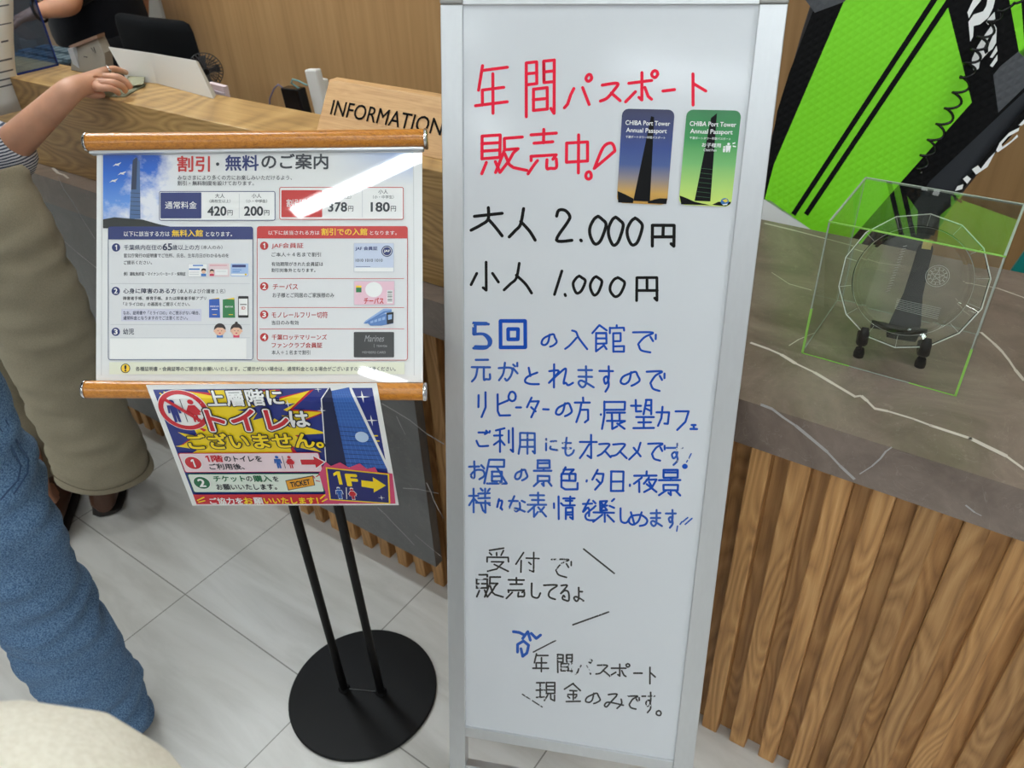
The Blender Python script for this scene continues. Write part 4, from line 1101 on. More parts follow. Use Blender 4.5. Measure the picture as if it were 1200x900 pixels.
b1, b2 = onz(403.5, 807, .010), onz(446.5, 811, .010)
MB().tube([b1, b2], .0022, M_blackgloss, 8).build('base_weld_bar', sign, 60)
def pbox(px0, py0, px1, py1, d0, d1, mt):
    f = [CO + ray(a, b) * d0 for a, b in ((px0, py0), (px1, py0), (px1, py1), (px0, py1))]
    return MB().prism(f, CF * (d1 - d0), mt)
M_backing = mat('grey_backing', (120, 120, 122), .6)
pbox(116, 170, 493, 452, DP + .004, DP + .010, M_backing).build('backing_plate', sign)
pbox(270, 330, 372, 452, DP + .0105, DP + .03, M_black).build('pole_bracket', sign, bevel=.002)
M_sheet = mat('glossy_poster_paper', (228, 229, 228), .5, coat=1.0, coat_rough=.018)
def pm(name, c, **k): return mat('print_' + name, c, .5, coat=1.0, coat_rough=.018, **k)
mb = MB(); f4 = [(113.5, 176), (494.5, 172), (495.5, 448), (112.5, 447)]
mb.prism([S_post(a, b, 0) for a, b in f4], CF * .0036, M_sheet)
poster = mb.build('poster', sign)
PN, PR_, PD, PW, PY = pm('navy', (40, 52, 110)), pm('red', (196, 52, 50)), pm('dark', (46, 50, 58)), pm('white', (236, 236, 234)), pm('yellow', (244, 204, 40))
PB = pm('black', (14, 14, 18)); PG = pm('grey', (196, 198, 202)); PLV = pm('lavender', (206, 206, 222)); PRD = pm('deep_red', (184, 40, 40)); PPALE = pm('pale', (219, 220, 221)); PTXTN = pm('text_navy', (44, 50, 80))
# sky photo
PSKY = pm('sky', (60, 130, 220))
tcn = PSKY.node_tree.nodes.new('ShaderNodeTexCoord'); sp_ = PSKY.node_tree.nodes.new('ShaderNodeSeparateXYZ'); lk(PSKY, tcn.outputs['UV'], sp_.inputs[0])
r1_ = ramp(PSKY, sp_.outputs[1], [(0.0, (150, 172, 216)), (0.35, (96, 146, 220)), (0.75, (34, 104, 206)), (1.0, (26, 84, 180))])
mq = nd(PSKY, 'ShaderNodeMapping'); mq.inputs['Scale'].default_value = (3, 3.2, 1); lk(PSKY, tcn.outputs['UV'], mq.inputs[0])
n_1 = nd(PSKY, 'ShaderNodeTexNoise', Scale=1.3, Detail=7.0, Roughness=.6); lk(PSKY, mq.outputs[0], n_1.inputs['Vector'])
def math_(m_, op, a, b):
    n_ = nd(m_, 'ShaderNodeMath', _operation=op)
    for i_, v_ in enumerate((a, b)):
        if isinstance(v_, (int, float)): n_.inputs[i_].default_value = v_
        else: lk(m_, v_, n_.inputs[i_])
    return n_.outputs[0]
dg_ = math_(PSKY, 'SUBTRACT', math_(PSKY, 'MULTIPLY', sp_.outputs[0], .55), math_(PSKY, 'MULTIPLY', sp_.outputs[1], .38))
cl_ = math_(PSKY, 'ADD', n_1.outputs[0], dg_)
mr = nd(PSKY, 'ShaderNodeMapRange'); mr.inputs['From Min'].default_value = .42; mr.inputs['From Max'].default_value = .72; lk(PSKY, cl_, mr.inputs[0])
mxs = nd(PSKY, 'ShaderNodeMix', _data_type='RGBA'); lk(PSKY, mr.outputs[0], mxs.inputs[0]); lk(PSKY, r1_.outputs[0], mxs.inputs[6]); mxs.inputs[7].default_value = lin((226, 228, 236))
mr2 = nd(PSKY, 'ShaderNodeMapRange'); mr2.inputs['From Min'].default_value = .72; mr2.inputs['From Max'].default_value = .97; lk(PSKY, sp_.outputs[0], mr2.inputs[0])
mx2 = nd(PSKY, 'ShaderNodeMix', _data_type='RGBA'); lk(PSKY, mr2.outputs[0], mx2.inputs[0]); lk(PSKY, mxs.outputs[2], mx2.inputs[6]); mx2.inputs[7].default_value = lin((228, 229, 230)); lk(PSKY, mx2.outputs[2], bsdf(PSKY).inputs['Base Color'])
PSKY2 = pm('pale_sky', (170, 192, 226))
tcn = PSKY2.node_tree.nodes.new('ShaderNodeTexCoord'); sp_ = PSKY2.node_tree.nodes.new('ShaderNodeSeparateXYZ'); lk(PSKY2, tcn.outputs['UV'], sp_.inputs[0])
sm_ = math_(PSKY2, 'MULTIPLY', sp_.outputs[0], sp_.outputs[1]); r2_ = ramp(PSKY2, sm_, [(0.0, (228, 229, 228)), (0.25, (214, 219, 228)), (1.0, (136, 166, 218))]); lk(PSKY2, r2_.outputs[0], bsdf(PSKY2).inputs['Base Color'])
ph_ = Print(S_post)
ph_.rect(120.7, 181.5, 214, 267, PSKY, 1, uv=True)
sk2 = Print(S_post); sk2.rect(385, 179, 484, 218, PSKY2, 1, uv=True); sk2.build('sky_corner', poster)
PT1, PT2, PT3 = pm('tower_dark', (46, 58, 84)), pm('tower_light', (76, 106, 150)), pm('roof', (36, 40, 40))
ph_.poly([(160, 184), (163.8, 190), (164.6, 256.5), (151.7, 256.5), (155.5, 188)], PT2, 3).poly([(160, 184), (161, 186), (159.6, 222), (153.6, 222), (155.5, 188)], PT1, 4)
for y_ in range(226, 256, 5): ph_.line(152.8, y_, 164.4, y_ + .6, .6, PT1, 4)
ph_.poly([(120.7, 257), (134, 254.6), (150, 256), (167, 257.3), (186, 262.7), (200, 265.6), (200, 267.5), (120.7, 267.5)], PT3, 5)
for (gx, gy) in ((136.8, 192), (142.7, 202.3), (133, 211)):
    ph_.poly([(gx - 5, gy + 3), (gx - 1, gy - .4), (gx + .5, gy + .4), (gx + 1, gy + 2.2), (gx - 1.2, gy + 1.6)], PW, 6).poly([(gx - .5, gy + .2), (gx + 5.5, gy - 1.8), (gx + 3, gy + .8), (gx + 1.2, gy + 1.6)], PW, 6).poly([(gx - 2, gy + .4), (gx + 2.4, gy + 2.6), (gx + 2.8, gy + 2.0), (gx, gy)], PW, 6)
ph_.build('sky_photo', poster)
B2 = .022
hd = Print(S_post)
hd.text('割引', 208, 183, 245.6, 201, PR_, 4, B2).disc(255, 192.3, 2, PD, 4).text('無料', 264.2, 182, 302.8, 199.8, PN, 4, B2).text('のご案内', 306.7, 180.4, 384.3, 198, PD, 4, B2)
hd.text('みなさまにより多くの方にお楽しみいただけるよう、', 208, 205.3, 342, 210.9, PD, 4, .006).text('割引・無料制度を設けております。', 208, 212, 297.5, 217.4, PD, 4, .006)
hd.build('heading_print', poster)
pt = Print(S_post)
def price(x0, y0, x1, y1, bx0, by0, bx1, by1, col, tx, ax, bx, div, pa, pb):
    pt.rect(x0, y0, x1, y1, PW, 6, r=2.2); pt.frame(x0, y0, x1, y1, .8, col, 7, 2.2); pt.rect(bx0, by0, bx1, by1, col, 7, r=1)
    pt.text(tx[0], *tx[1], PW, 8, .006); pt.line(div, y0 + 3, div, y1 - 3, .5, PG, 8)
    for c_, (lab, sub, num) in ((ax, ('大人', '（高校生以上）', pa)), (bx, ('小人', '（小・中学生）', pb))):
        w_ = len(sub) * 1.75
        pt.text(lab, c_ - 5.6, y0 + 2.8, c_ + 5.6, y0 + 8, PD, 8, .006); pt.text(sub, c_ - 12, y0 + 9.6, c_ + 12.4, y0 + 13.6, PD, 8, .004)
        pt.text(num, c_ - 14.2, y0 + 18, c_ + 7.4, y0 + 28.6, PD, 8, .028); pt.text('円', c_ + 9, y0 + 22.2, c_ + 15, y0 + 28.4, PD, 8, .008)
price(186.4, 224, 322.6, 258.5, 188, 225.6, 236, 256, PN, ('通常料金', (193.5, 236, 230.5, 244.6)), 257.6, 300.6, 280.3, '420', '200')
price(327.4, 219.2, 473, 257.4, 329.7, 222.8, 377.6, 254.6, PR_, ('割引料金', (335.8, 233.4, 371.3, 242.4)), 399, 449, 424.6, '378', '180')
pt.build('price_table_print', poster)
def num_disc(P_, n_, x, y, col, r=4.9, lay=8):
    P_.disc(x, y, r, col, lay); P_.text(n_, x - (1.1 if n_ == '1' else 1.9), y - 2.9, x + (1.1 if n_ == '1' else 1.9), y + 2.9, PW, lay + 1, .03)
def panel(P_, x0, y0, x1, y1, hy, col):
    P_.rect(x0, y0, x1, y1, PPALE, 6, r=3); P_.frame(x0, y0, x1, y1, .7, col, 7, 3); P_.poly(rrect(x0, y0, x1, y0 + 8, 3)[:10] + [(x0, hy), (x1, hy)][:0] + [], col, 7) if False else None
    top = [p for p in rrect(x0, y0, x1, hy + 6, 3) if p[1] < hy]
    top = [(x1, hy)] + [(x0, hy)] + [p for p in rrect(x0, y0, x1, y1, 3) if p[1] < y0 + 3.01 and p[0] < (x0 + x1) / 2] + [p for p in rrect(x0, y0, x1, y1, 3) if p[1] < y0 + 3.01 and p[0] > (x0 + x1) / 2]
    P_.poly(top, col, 8)
fp = Print(S_post)
panel(fp, 126.6, 265.5, 296.6, 422, 280.6, PN)
fp.text('以下に該当する方は', 145, 271, 198.7, 277, PW, 9, .004).text('無料入館', 201.5, 269.3, 237.6, 277.2, PY, 9, .016).text('となります。', 241.4, 271.6, 272, 277, PW, 9, .004)
num_disc(fp, '1', 136, 290, PN)
fp.text('千葉県内在住の', 145, 286.8, 189.7, 293, PTXTN, 8, .008).text('65', 190.8, 285.4, 201.4, 293.2, PTXTN, 8, .028).text('歳以上の方', 202, 286.8, 234, 293, PTXTN, 8, .008).text('（本人のみ）', 236, 287.4, 260.6, 292.2, PD, 8, .004)
fp.text('官公庁発行の証明書でご住所、氏名、生年月日がわかるものを', 145, 297, 268, 301.8, PD, 8, .006).text('ご提示ください。', 145, 305.4, 178, 309.8, PD, 8, .006)
fp.text('例）運転免許証・マイナンバーカード・保険証', 145, 318.8, 217.4, 323.2, PD, 8, .01)
PC1, PC2, PC3 = pm('card_blue_band', (62, 122, 196)), pm('card_pink', (228, 206, 208)), pm('card_light_blue', (164, 190, 228)); PSK = pm('face', (232, 186, 158)); PHR = pm('hair', (44, 32, 32)); PCB = pm('cyan', (44, 120, 190)); PGN = pm('green', (34, 120, 66)); PBB = pm('booklet_blue', (40, 88, 176)); PRS = pm('rose', (214, 60, 96))
fp.rect(220.4, 309, 243, 324.4, PW, 8, r=.8).frame(220.4, 309, 243, 324.4, .4, PG, 9, .8).rect(226, 310.4, 238, 311.8, PC1, 9).rect(221.5, 314.6, 234, 316.2, PC1, 9).line(222, 319, 233, 319, .5, PG, 9).line(222, 321.5, 233, 321.5, .5, PG, 9)
fp.disc(238.6, 318, 2.6, PSK, 10).poly([(235.8, 317.6), (236.4, 315), (238.6, 314.4), (241, 315), (241.4, 317.6), (238.6, 316.6)], PHR, 11).rect(235.6, 320.6, 241.6, 323.8, PC1, 9)
fp.rect(244.4, 308.8, 268.6, 324.2, PC2, 8, r=.8).line(246, 311, 266, 311, .5, PRS, 9).rect(252, 315.6, 267, 322.4, PW, 9).line(253.5, 318, 265, 318, .5, PG, 10).disc(248.2, 318.6, 2.2, PSK, 10).poly([(245.6, 320.5), (246, 316.4), (248.2, 315.2), (250.6, 316.4), (250.8, 320.5), (250, 317.6), (246.6, 317.6)], PHR, 11).rect(245.8, 320.8, 250.8, 323.4, PRS, 9)
fp.rect(270.4, 308.8, 291, 323.8, PC3, 8, r=.8).rect(272, 310.2, 288, 313.2, PN, 9).line(272.5, 316.2, 283, 316.2, .7, PC1, 9).line(272.5, 318.6, 281, 318.6, .7, PC1, 9).rect(271, 320.8, 290, 322.8, PW, 9).disc(288, 321.6, 1.2, PY, 10)
fp.line(129.5, 332.4, 293, 332.4, .6, PG, 8)
num_disc(fp, '2', 135.6, 341, PN)
fp.text('心身に障害のある方', 144.4, 338, 206.4, 343.8, PTXTN, 8, .012).text('（本人および介護者１名）', 208.4, 338.6, 264, 343.8, PD, 8, .004)
fp.text('障害者手帳、療育手帳、または障害者手帳アプリ', 144.4, 347.4, 241.4, 351.6, PD, 8, .01).text('「ミライロID」の画面をご提示ください。', 144.4, 354.2, 222.6, 358.6, PD, 8, .008)
fp.rect(142, 362, 236, 376.4, PLV, 7).text('なお、証明書や「ミライロID」のご提示がない場合、', 144.4, 364.4, 234, 368.8, PTXTN, 8, .01).text('通常料金となりますのでご注意ください。', 144.4, 370.4, 220, 374.8, PTXTN, 8, .01)
fp.poly([(245, 351), (257, 349.4), (258, 372.4), (245, 372.4)], PBB, 8).poly([(246, 350.6), (256.6, 348.8), (257, 350)], PY, 9).text('障害者手帳', 246.4, 358, 256.4, 360, PW, 9).line(248, 362.6, 255, 362.6, .8, PW, 9).line(249, 368.6, 254, 368.6, .7, PY, 9)
fp.poly([(261, 351), (274.6, 349.4), (275.6, 372.4), (261, 372.4)], PGN, 8).poly([(265, 350.4), (274, 348.8), (275, 351)], PY, 9).text('療育手帳', 263.6, 358.4, 273, 360.6, PW, 9).line(268, 368.6, 273, 368.6, .7, PY, 9)
fp.rect(279, 347, 291.2, 372.4, PB, 8, r=1).rect(279.9, 350, 290.3, 369.4, PW, 9).line(281.4, 356.8, 289, 356.8, 1, PD, 10).text('ID', 283, 359.4, 287.4, 362.6, PRD, 10, .02)
fp.line(129.5, 380.4, 293, 380.4, .6, PG, 8)
num_disc(fp, '3', 135.6, 388.8, PN); fp.text('幼児', 144.2, 385, 157, 392, PTXTN, 8, .012)
for kx, col_, bun in ((257.6, PC1, 0), (277, PRS, 1)):
    fp.rect(kx - 3.6, 392, kx + 3.6, 395.6, col_, 8).disc(kx - 6, 388, 1.3, PSK, 8).disc(kx + 6, 388, 1.3, PSK, 8).disc(kx, 387.6, 6.2, PSK, 9, 5.6)
    fp.poly([(kx - 6.8, 387)] + [(kx + 6.9 * math.cos(q), 386.2 + 7.4 * math.sin(q)) for q in [math.pi + math.pi * i / 14 for i in range(15)]] + [(kx + 6.2, 386.2), (kx + 3, 384), (kx - 3, 383.8), (kx - 6, 386)], PHR, 10)
    if bun: fp.disc(kx, 378.6, 1.8, PHR, 10)
    fp.disc(kx - 2, 387.6, .5, PHR, 11).disc(kx + 2, 387.6, .5, PHR, 11).disc(kx, 390.4, 1.2, PRS, 11, .7)
fp.line(129.5, 395.8, 293, 395.8, .6, PG, 8)
fp.rect(129, 396.6, 288.6, 420.4, PW, 8)
fp.build('free_admission_print', poster)
dp = Print(S_post)
panel(dp, 301, 265, 477.8, 422.4, 279.4, PR_)
dp.text('以下に該当される方は', 314.4, 270.2, 374.4, 275.2, PW, 9, .002).text('割引での入館', 376.7, 267.6, 430.3, 275.6, PY, 9, .016).text('となります。', 433.6, 270.6, 464.8, 275.2, PW, 9, .002)
num_disc(dp, '1', 309.6, 288, PRD)
dp.text('JAF会員証', 318.4, 284.6, 355.6, 291.6, PRD, 8, .01).text('ご本人＋４名まで割引', 318.2, 295.6, 376, 300.8, PD, 8, .006).text('有効期限がきれた会員証は', 318.2, 307, 378.6, 311.8, PD, 8, .008).text('割引対象外となります。', 318.2, 314.4, 369.6, 319, PD, 8, .008)
dp.rect(414.4, 284.7, 461.8, 319, PC3 if False else pm('member_card', (196, 206, 226)), 8, r=1).frame(414.4, 284.7, 461.8, 319, .5, PG, 9, 1).rect(415.2, 313.6, 461, 318.4, PW, 9).text('JAF 会員証', 416.4, 288.8, 442.4, 294, PN, 9, .02)
dp.disc(453.4, 294.4, 6.6, PN, 9).ring(453.4, 294.4, 5.4, .5, PW, 10).text('JAF', 450, 292.8, 456.8, 296, PW, 10, .02).text('1010 1010 1010', 416.8, 303.4, 448.4, 306.8, PD, 9, .01).line(417, 312.4, 434, 312.4, .5, PN, 9)
dp.line(304, 326.4, 473.6, 326.4, .6, PR_, 8).line(304, 360.4, 473.6, 360.4, .6, PR_, 8).line(304, 385.4, 473.6, 385.4, .6, PR_, 8)
num_disc(dp, '2', 309.6, 335.6, PRD)
dp.text('チーパス', 319.6, 332.6, 349, 339.2, PRD, 8, .01).text('お子様とご同居のご家族様のみ', 319.4, 343.2, 391.6, 348.6, PD, 8, .006)
dp.rect(414.6, 329, 462.6, 357.6, pm('pink_card', (230, 190, 204)), 8, r=1).frame(414.6, 329, 462.6, 357.6, .5, PG, 9, 1).disc(438, 339.4, 10, PW, 9, 9).text('チーパス', 426.6, 349, 449.4, 356, PR_, 10, .03).rect(417.2, 334.6, 423.6, 337, PY, 9).rect(417.2, 337, 423.6, 342.6, PGN, 9).rect(453.6, 340, 460.2, 355.4, PW, 9)
for i in range(9): dp.line(454.2, 341.2 + 1.5 * i, 459.6, 341.2 + 1.5 * i, (.5, .9, .4)[i % 3], PB, 10)
num_disc(dp, '3', 309.6, 368.6, PRD)
dp.text('モノレールフリー切符', 318.4, 365.4, 384, 372.6, PRD, 8, .01).text('当日のみ有効', 318.4, 375.6, 350, 380.6, PD, 8, .006)
MN1, MN2 = pm('train_blue', (84, 124, 184)), pm('train_light', (142, 172, 214))
dp.poly([(426, 379), (428, 376), (449, 362), (452, 361.6), (459, 362), (459, 365.6), (452, 367), (436, 378.6)], MN2, 9).poly([(426, 379), (430, 379.4), (452, 366), (459, 365.4), (459, 363.6), (450, 364.6)], MN1, 10)
dp.poly([(431, 379), (434, 375.6), (450, 368), (461, 366), (461, 379), (447, 381.6), (434, 381.6)], MN1, 11).poly([(453, 366.4), (461.2, 365.6), (461, 378.6), (453.4, 380)], PB, 12).poly([(454.6, 369), (459.4, 368.4), (459.2, 374), (454.8, 374.8)], MN2, 13)
for i in range(4): dp.poly([(434 + 4.6 * i, 376.6 - 1.5 * i), (437.4 + 4.6 * i, 375.4 - 1.5 * i), (437.4 + 4.6 * i, 378 - 1.2 * i), (434 + 4.6 * i, 379 - 1.2 * i)], MN2, 12)
num_disc(dp, '4', 309.6, 395.2, PRD)
dp.text('千葉ロッテマリーンズ', 318.4, 392, 383, 398.2, PRD, 8, .014).text('ファンクラブ会員証', 318.4, 401.4, 377.6, 407.6, PRD, 8, .014).text('本人＋１名まで割引', 318.4, 410.4, 363.4, 415.6, PD, 8, .008)
PCB2 = pm('black_card', (48, 49, 51)); PSIL = pm('silver', (150, 150, 152))
dp.rect(414.6, 389, 461.8, 418.8, PCB2, 9, r=1.2).text('Marines', 427, 392.8, 449.4, 400.4, PSIL, 10, 0, shear=1.6).text('TEAM26', 441, 404.4, 453.6, 406.6, PSIL, 10, .01).line(438.4, 403, 438.4, 407.4, .4, PSIL, 10).text('MEMBERS CARD', 424.6, 411.6, 452, 414.2, PSIL, 10, .01)
dp.build('discount_print', poster)
ft = Print(S_post)
PYP = pm('pale_yellow', (228, 230, 208))
ft.rect(128, 424.4, 474, 438.6, PYP, 6); ft.disc(147, 431.6, 5.6, PB, 7).disc(147, 431.6, 4.7, PY, 8).text('!', 146.2, 428.2, 147.8, 435, PB, 9, .04)
ft.text('各種証明書・会員証等のご提示をお願いいたします。ご提示がない場合は、通常料金となる場合がございますのでご了承ください。', 159, 429.6, 463.6, 434.8, PD, 8, .012)
ft.build('footer_notice_print', poster)
lf = Print(S_post); PLN = pm('fold_line', (190, 191, 192))
lf.line(119.6, 181, 118.8, 440, .5, PLN, 2).line(484.6, 180, 485.4, 440, .5, PLN, 2); lf.build('sheet_fold_line', poster)

def dbar(name, a, b, h, deep):
    a = CO + ray(*a) * (DP - .004); b = CO + ray(*b) * (DP - .004); ax = (b - a).normalized(); u_ = (CU - ax * CU.dot(ax)).normalized(); n_ = ax.cross(u_)
    if n_.dot(-CF) < 0: n_ = -n_
    prof = [(-h, -.008), (-h, .003)] + [(-h * math.cos(t_), .003 + (deep - .003) * math.sin(t_)) for t_ in [math.pi * i / 14 for i in range(1, 14)]] + [(h, .003), (h, -.008)]
    mb = MB().loft([[p + u_ * y + n_ * z for y, z in prof] for p in (a, b)], M_barwood)
    o = mb.build(name, sign, 50)
    for p, s_ in ((a, -1), (b, 1)):
        pr_ = [(y * 1.07, z + (.0012 if z > 0 else -.0012)) for y, z in prof]
        MB().loft([[p + ax * (s_ * d) + u_ * y * k_ + n_ * z * k_ for y, z in pr_] for d, k_ in ((.0002, 1), (.0028, 1), (.0042, .9))], M_chrome).build('end_cap', o, 50)
    return o, a, b, ax, u_, n_
o, a, b, ax, u_, n_ = dbar('top_bar', (105, 167.2), (497.5, 162.4), .0112, .013)
MB().obox((a + b) / 2 - u_ * .0134 + n_ * -.001, (ax, u_, n_), ((b - a).length / 2 - .001, .0021, .006), M_alu).build('aluminium_lip', o, bevel=.001)
o, a, b, ax, u_, n_ = dbar('bottom_bar', (103, 456.2), (496.5, 459), .0114, .012)

# ================================================================== NOTICE HANGING FROM THE LOWER BAR
def homog(src, dst):
    import numpy as np
    A = []; B = []
    for (x, y), (u, v) in zip(src, dst):
        A.append([x, y, 1, 0, 0, 0, -u * x, -u * y]); B.append(u); A.append([0, 0, 0, x, y, 1, -v * x, -v * y]); B.append(v)
    h = np.linalg.solve(np.array(A, float), np.array(B, float)); return [float(q) for q in h] + [1.0]
TLn = CO + ray(171, 451.2) * (DP - .0205); TRn = CO + ray(441.5, 449) * (DP - .0205)
BLn = CO + ray(225.5, 592.5) * 1.0; BRn = CO + ray(467.3, 592) * 1.0
def at_len(px, py, A, ln):
    d = ray(px, py); lo, hi = .9, 1.4
    best = None
    for i in range(400):
        s_ = .95 + .5 * i / 400; L_ = (CO + d * s_ - A).length
        if best is None or abs(L_ - ln) < best[0]: best = (abs(L_ - ln), s_)
    return CO + d * max(best[1], 0)
def vert_down(A, px, py):
    # lowest corner: on the ray, hanging as near to straight down as the ray allows
    d = ray(px, py); best = None
    for i in range(600):
        s_ = .9 + .5 * i / 600; q = CO + d * s_ - A; hz = math.hypot(q.x, q.y)
        if best is None or hz < best[0]: best = (hz, s_)
    return CO + d * best[1]
BLn = vert_down(TLn, 225.5, 592.5); BRn = vert_down(TRn, 467.3, 592)
def S_not(u, v, k):
    # u, v in mm on a 297 x 210 sheet
    a_, b_ = u / 297, v / 210
    top = TLn.lerp(TRn, a_); bot = BLn.lerp(BRn, a_)
    c_ = 1.06 * b_ ** .94 / 1.06 if b_ > 0 else b_
    p = top.lerp(bot, b_)
    g_ = min(b_ / .14, 1); g_ = g_ * g_ * (3 - 2 * g_)
    out = (CO - p).normalized() * (.0125 * g_ * (1 - b_) ** 1.2 + .004 * math.sin(math.pi * b_) * (1 - a_) ** 2)
    nn_ = (TRn - TLn).cross(BLn - TLn).normalized()
    if nn_.dot(CF) > 0: nn_ = -nn_
    return p + out + nn_ * (.00025 * k)
H_ = homog([(171, 451.2), (441.5, 449), (467.3, 592), (225.5, 592.5)], [(0, 0), (297, 0), (297, 210), (0, 210)])
def N(x, y):
    w_ = H_[6] * x + H_[7] * y + 1; return ((H_[0] * x + H_[1] * y + H_[2]) / w_, (H_[3] * x + H_[4] * y + H_[5]) / w_)
def np_(n, *c): return mat('notice_' + n, c, .45, coat=.25, coat_rough=.2)
NB_, NY, NW, NR, NK, NG = np_('navy', 26, 44, 128), np_('yellow', 246, 214, 20), np_('white', 238, 238, 236), np_('red', 200, 28, 44), np_('black', 18, 18, 36), np_('green', 22, 104, 66)
NPK, NPG, NLB, NDB, NOR = np_('pale_pink', 238, 216, 222), np_('pale_green', 222, 232, 220), np_('light_blue', 74, 128, 204), np_('deep_blue', 18, 30, 72), np_('orange', 232, 160, 32)
NMID = np_('mid_blue', 52, 98, 178); NRB = np_('rose', 208, 66, 110); NBL = np_('icon_blue', 32, 92, 176)
nb_ = MB(); NU, NV = 24, 30
grid = [S_not(297 * i / NU, 210 * j / NV, 0) for j in range(NV + 1) for i in range(NU + 1)]
nb_.add(grid, [(j * (NU + 1) + i, j * (NU + 1) + i + 1, (j + 1) * (NU + 1) + i + 1, (j + 1) * (NU + 1) + i) for j in range(NV) for i in range(NU)], NW)
notice = thing('restroom_notice', 'colourful paper notice about upstairs toilets taped to the lower wooden bar', 'notice', tuple((TLn + TRn) / 2))
gb_ = [S_not(297 * i / NU, 210 * j / NV, -1.5) for j in range(NV + 1) for i in range(NU + 1)]
nb_.add(gb_, [(j * (NU + 1) + i, (j + 1) * (NU + 1) + i, (j + 1) * (NU + 1) + i + 1, j * (NU + 1) + i + 1) for j in range(NV) for i in range(NU)], NW)
sheet_ = nb_.build('paper_sheet', notice, 80)
pt_ = (TLn + TRn) / 2
import bmesh
class NPrint(Print):
    def emit(s, vs, fs, mt, layer, uv=None):
        bm = bmesh.new(); bv = [bm.verts.new((x, y, 0)) for x, y in vs]
        for f in fs:
            try: bm.faces.new([bv[i] for i in f])
            except ValueError: pass
        v0 = min(y for _, y in vs); v1 = max(y for _, y in vs); y = math.floor(v0 / 7) * 7 + 7
        while y < v1:
            bmesh.ops.bisect_plane(bm, geom=bm.verts[:] + bm.edges[:] + bm.faces[:], plane_co=(0, y, 0), plane_no=(0, 1, 0)); y += 7
        u0 = min(x for x, _ in vs); u1 = max(x for x, _ in vs); x = math.floor(u0 / 40) * 40 + 40
        while x < u1:
            bmesh.ops.bisect_plane(bm, geom=bm.verts[:] + bm.edges[:] + bm.faces[:], plane_co=(x, 0, 0), plane_no=(1, 0, 0)); x += 40
        bm.verts.index_update()
        s.mb.add([s.S(v.co.x, v.co.y, layer) for v in bm.verts], [[v.index for v in f.verts] for f in bm.faces], mt); bm.free()
    def grid(s, u0, v0, u1, v1, mt, k, nu=20, nv=30):
        b = [s.S(u0 + (u1 - u0) * i / nu, v0 + (v1 - v0) * j / nv, k) for j in range(nv + 1) for i in range(nu + 1)]
        s.mb.add(b, [(j * (nu + 1) + i, j * (nu + 1) + i + 1, (j + 1) * (nu + 1) + i + 1, (j + 1) * (nu + 1) + i) for j in range(nv) for i in range(nu)], mt); return s
    def tpx(s, t, a, b, hpx, mt, k, off=0.0):
        (u0, v0), (u1, v1) = N(*a), N(*b); vm = (v0 + v1) / 2
        xm, ym = (a[0] + b[0]) / 2, (a[1] + b[1]) / 2; hh = (N(xm, ym + hpx / 2)[1] - N(xm, ym - hpx / 2)[1]) / 2
        return s.text(t, u0, v0 * .5 + vm * .5 - hh, u1, v0 * .5 + vm * .5 + hh, mt, k, off, rise=(v1 - v0) * .5)
    def ppx(s, pts, mt, k): return s.poly([N(*p) for p in pts], mt, k)
bg = NPrint(S_not)
bg.grid(7, 7, 290, 204.5, NB_, 1)
rnd = random.Random(4)
def burst(P_, cu, cv, n, r0, r1, mt, k, sx=1.0):
    pts = []
    for i in range(n * 2):
        q = math.pi * i / n; r = (r1 * rnd.uniform(.75, 1.1)) if i % 2 else r0
        u, v = cu + r * math.cos(q) * sx, cv + r * math.sin(q); pts.append((min(max(u, 8.5), 288), min(max(v, 8.5), 122)))
    for i in range(len(pts)):
        P_.poly([(cu, cv), pts[i], pts[(i + 1) % len(pts)]], mt, k)
burst(bg, 118, 62, 17, 62, 98, NR, 2, 1.08); burst(bg, 118, 62, 17, 56, 92, NY, 3, 1.08)
burst(bg, 60, 100, 11, 22, 48, NY, 3, 1.1); burst(bg, 150, 40, 9, 14, 34, NB_, 4, 1.3)
for (a, b, c, d) in ((232, 18, 256, 9), (240, 24, 262, 12), (250, 40, 268, 32), (254, 48, 270, 42), (14, 12, 30, 30), (20, 10, 36, 26), (268, 84, 286, 84), (270, 92, 287, 93)): bg.line(a, b, c, d, 2.2, NY, 3)
bg.build('burst_background', notice)
tw = NPrint(S_not)
Z6 = lambda x, y: (320 + x / 5.625, 440 + y / 5.625)
tw.ppx([Z6(*q) for q in ((312, 150), (368, 68), (512, 66), (768, 612), (345, 600))], NW, 4)
tw.ppx([Z6(*q) for q in ((320, 152), (372, 74), (384, 100), (484, 592), (352, 600))], NDB, 5)
tw.ppx([Z6(*q) for q in ((380, 98), (500, 74), (512, 112), (752, 612), (484, 600))], NMID, 5)
for i in range(9):
    f_ = i / 9; y_ = 330 + 270 * f_; tw.ppx([Z6(432 + 50 * f_, y_), Z6(615 + 130 * f_, y_ + 12), Z6(615 + 130 * f_, y_ + 15), Z6(432 + 50 * f_, y_ + 3)], NDB, 6)
for i in range(9):
    f_ = i / 9; y_ = 120 + 200 * f_; tw.ppx([Z6(386 + 44 * f_, y_), Z6(520 + 90 * f_, y_ + 4), Z6(520 + 90 * f_, y_ + 6), Z6(386 + 44 * f_, y_ + 2)], NLB, 6)
for i in range(7):
    f_ = (i + 1) / 8; tw.ppx([Z6(384 + 124 * f_, 100), Z6(386 + 124 * f_, 100), Z6(486 + 264 * f_, 604), Z6(483 + 264 * f_, 604)], NLB, 6)
tw.disc(*N(*Z6(585, 400)), 9, NPK if False else np_('glow_blue', 186, 208, 236), 7, 9)
def spark(P_, u, v, r, k=8):
    P_.poly([(u - r, v), (u - r * .12, v - r * .12), (u, v - r), (u + r * .12, v - r * .12), (u + r, v), (u + r * .12, v + r * .12), (u, v + r), (u - r * .12, v + r * .12)], NW, k)
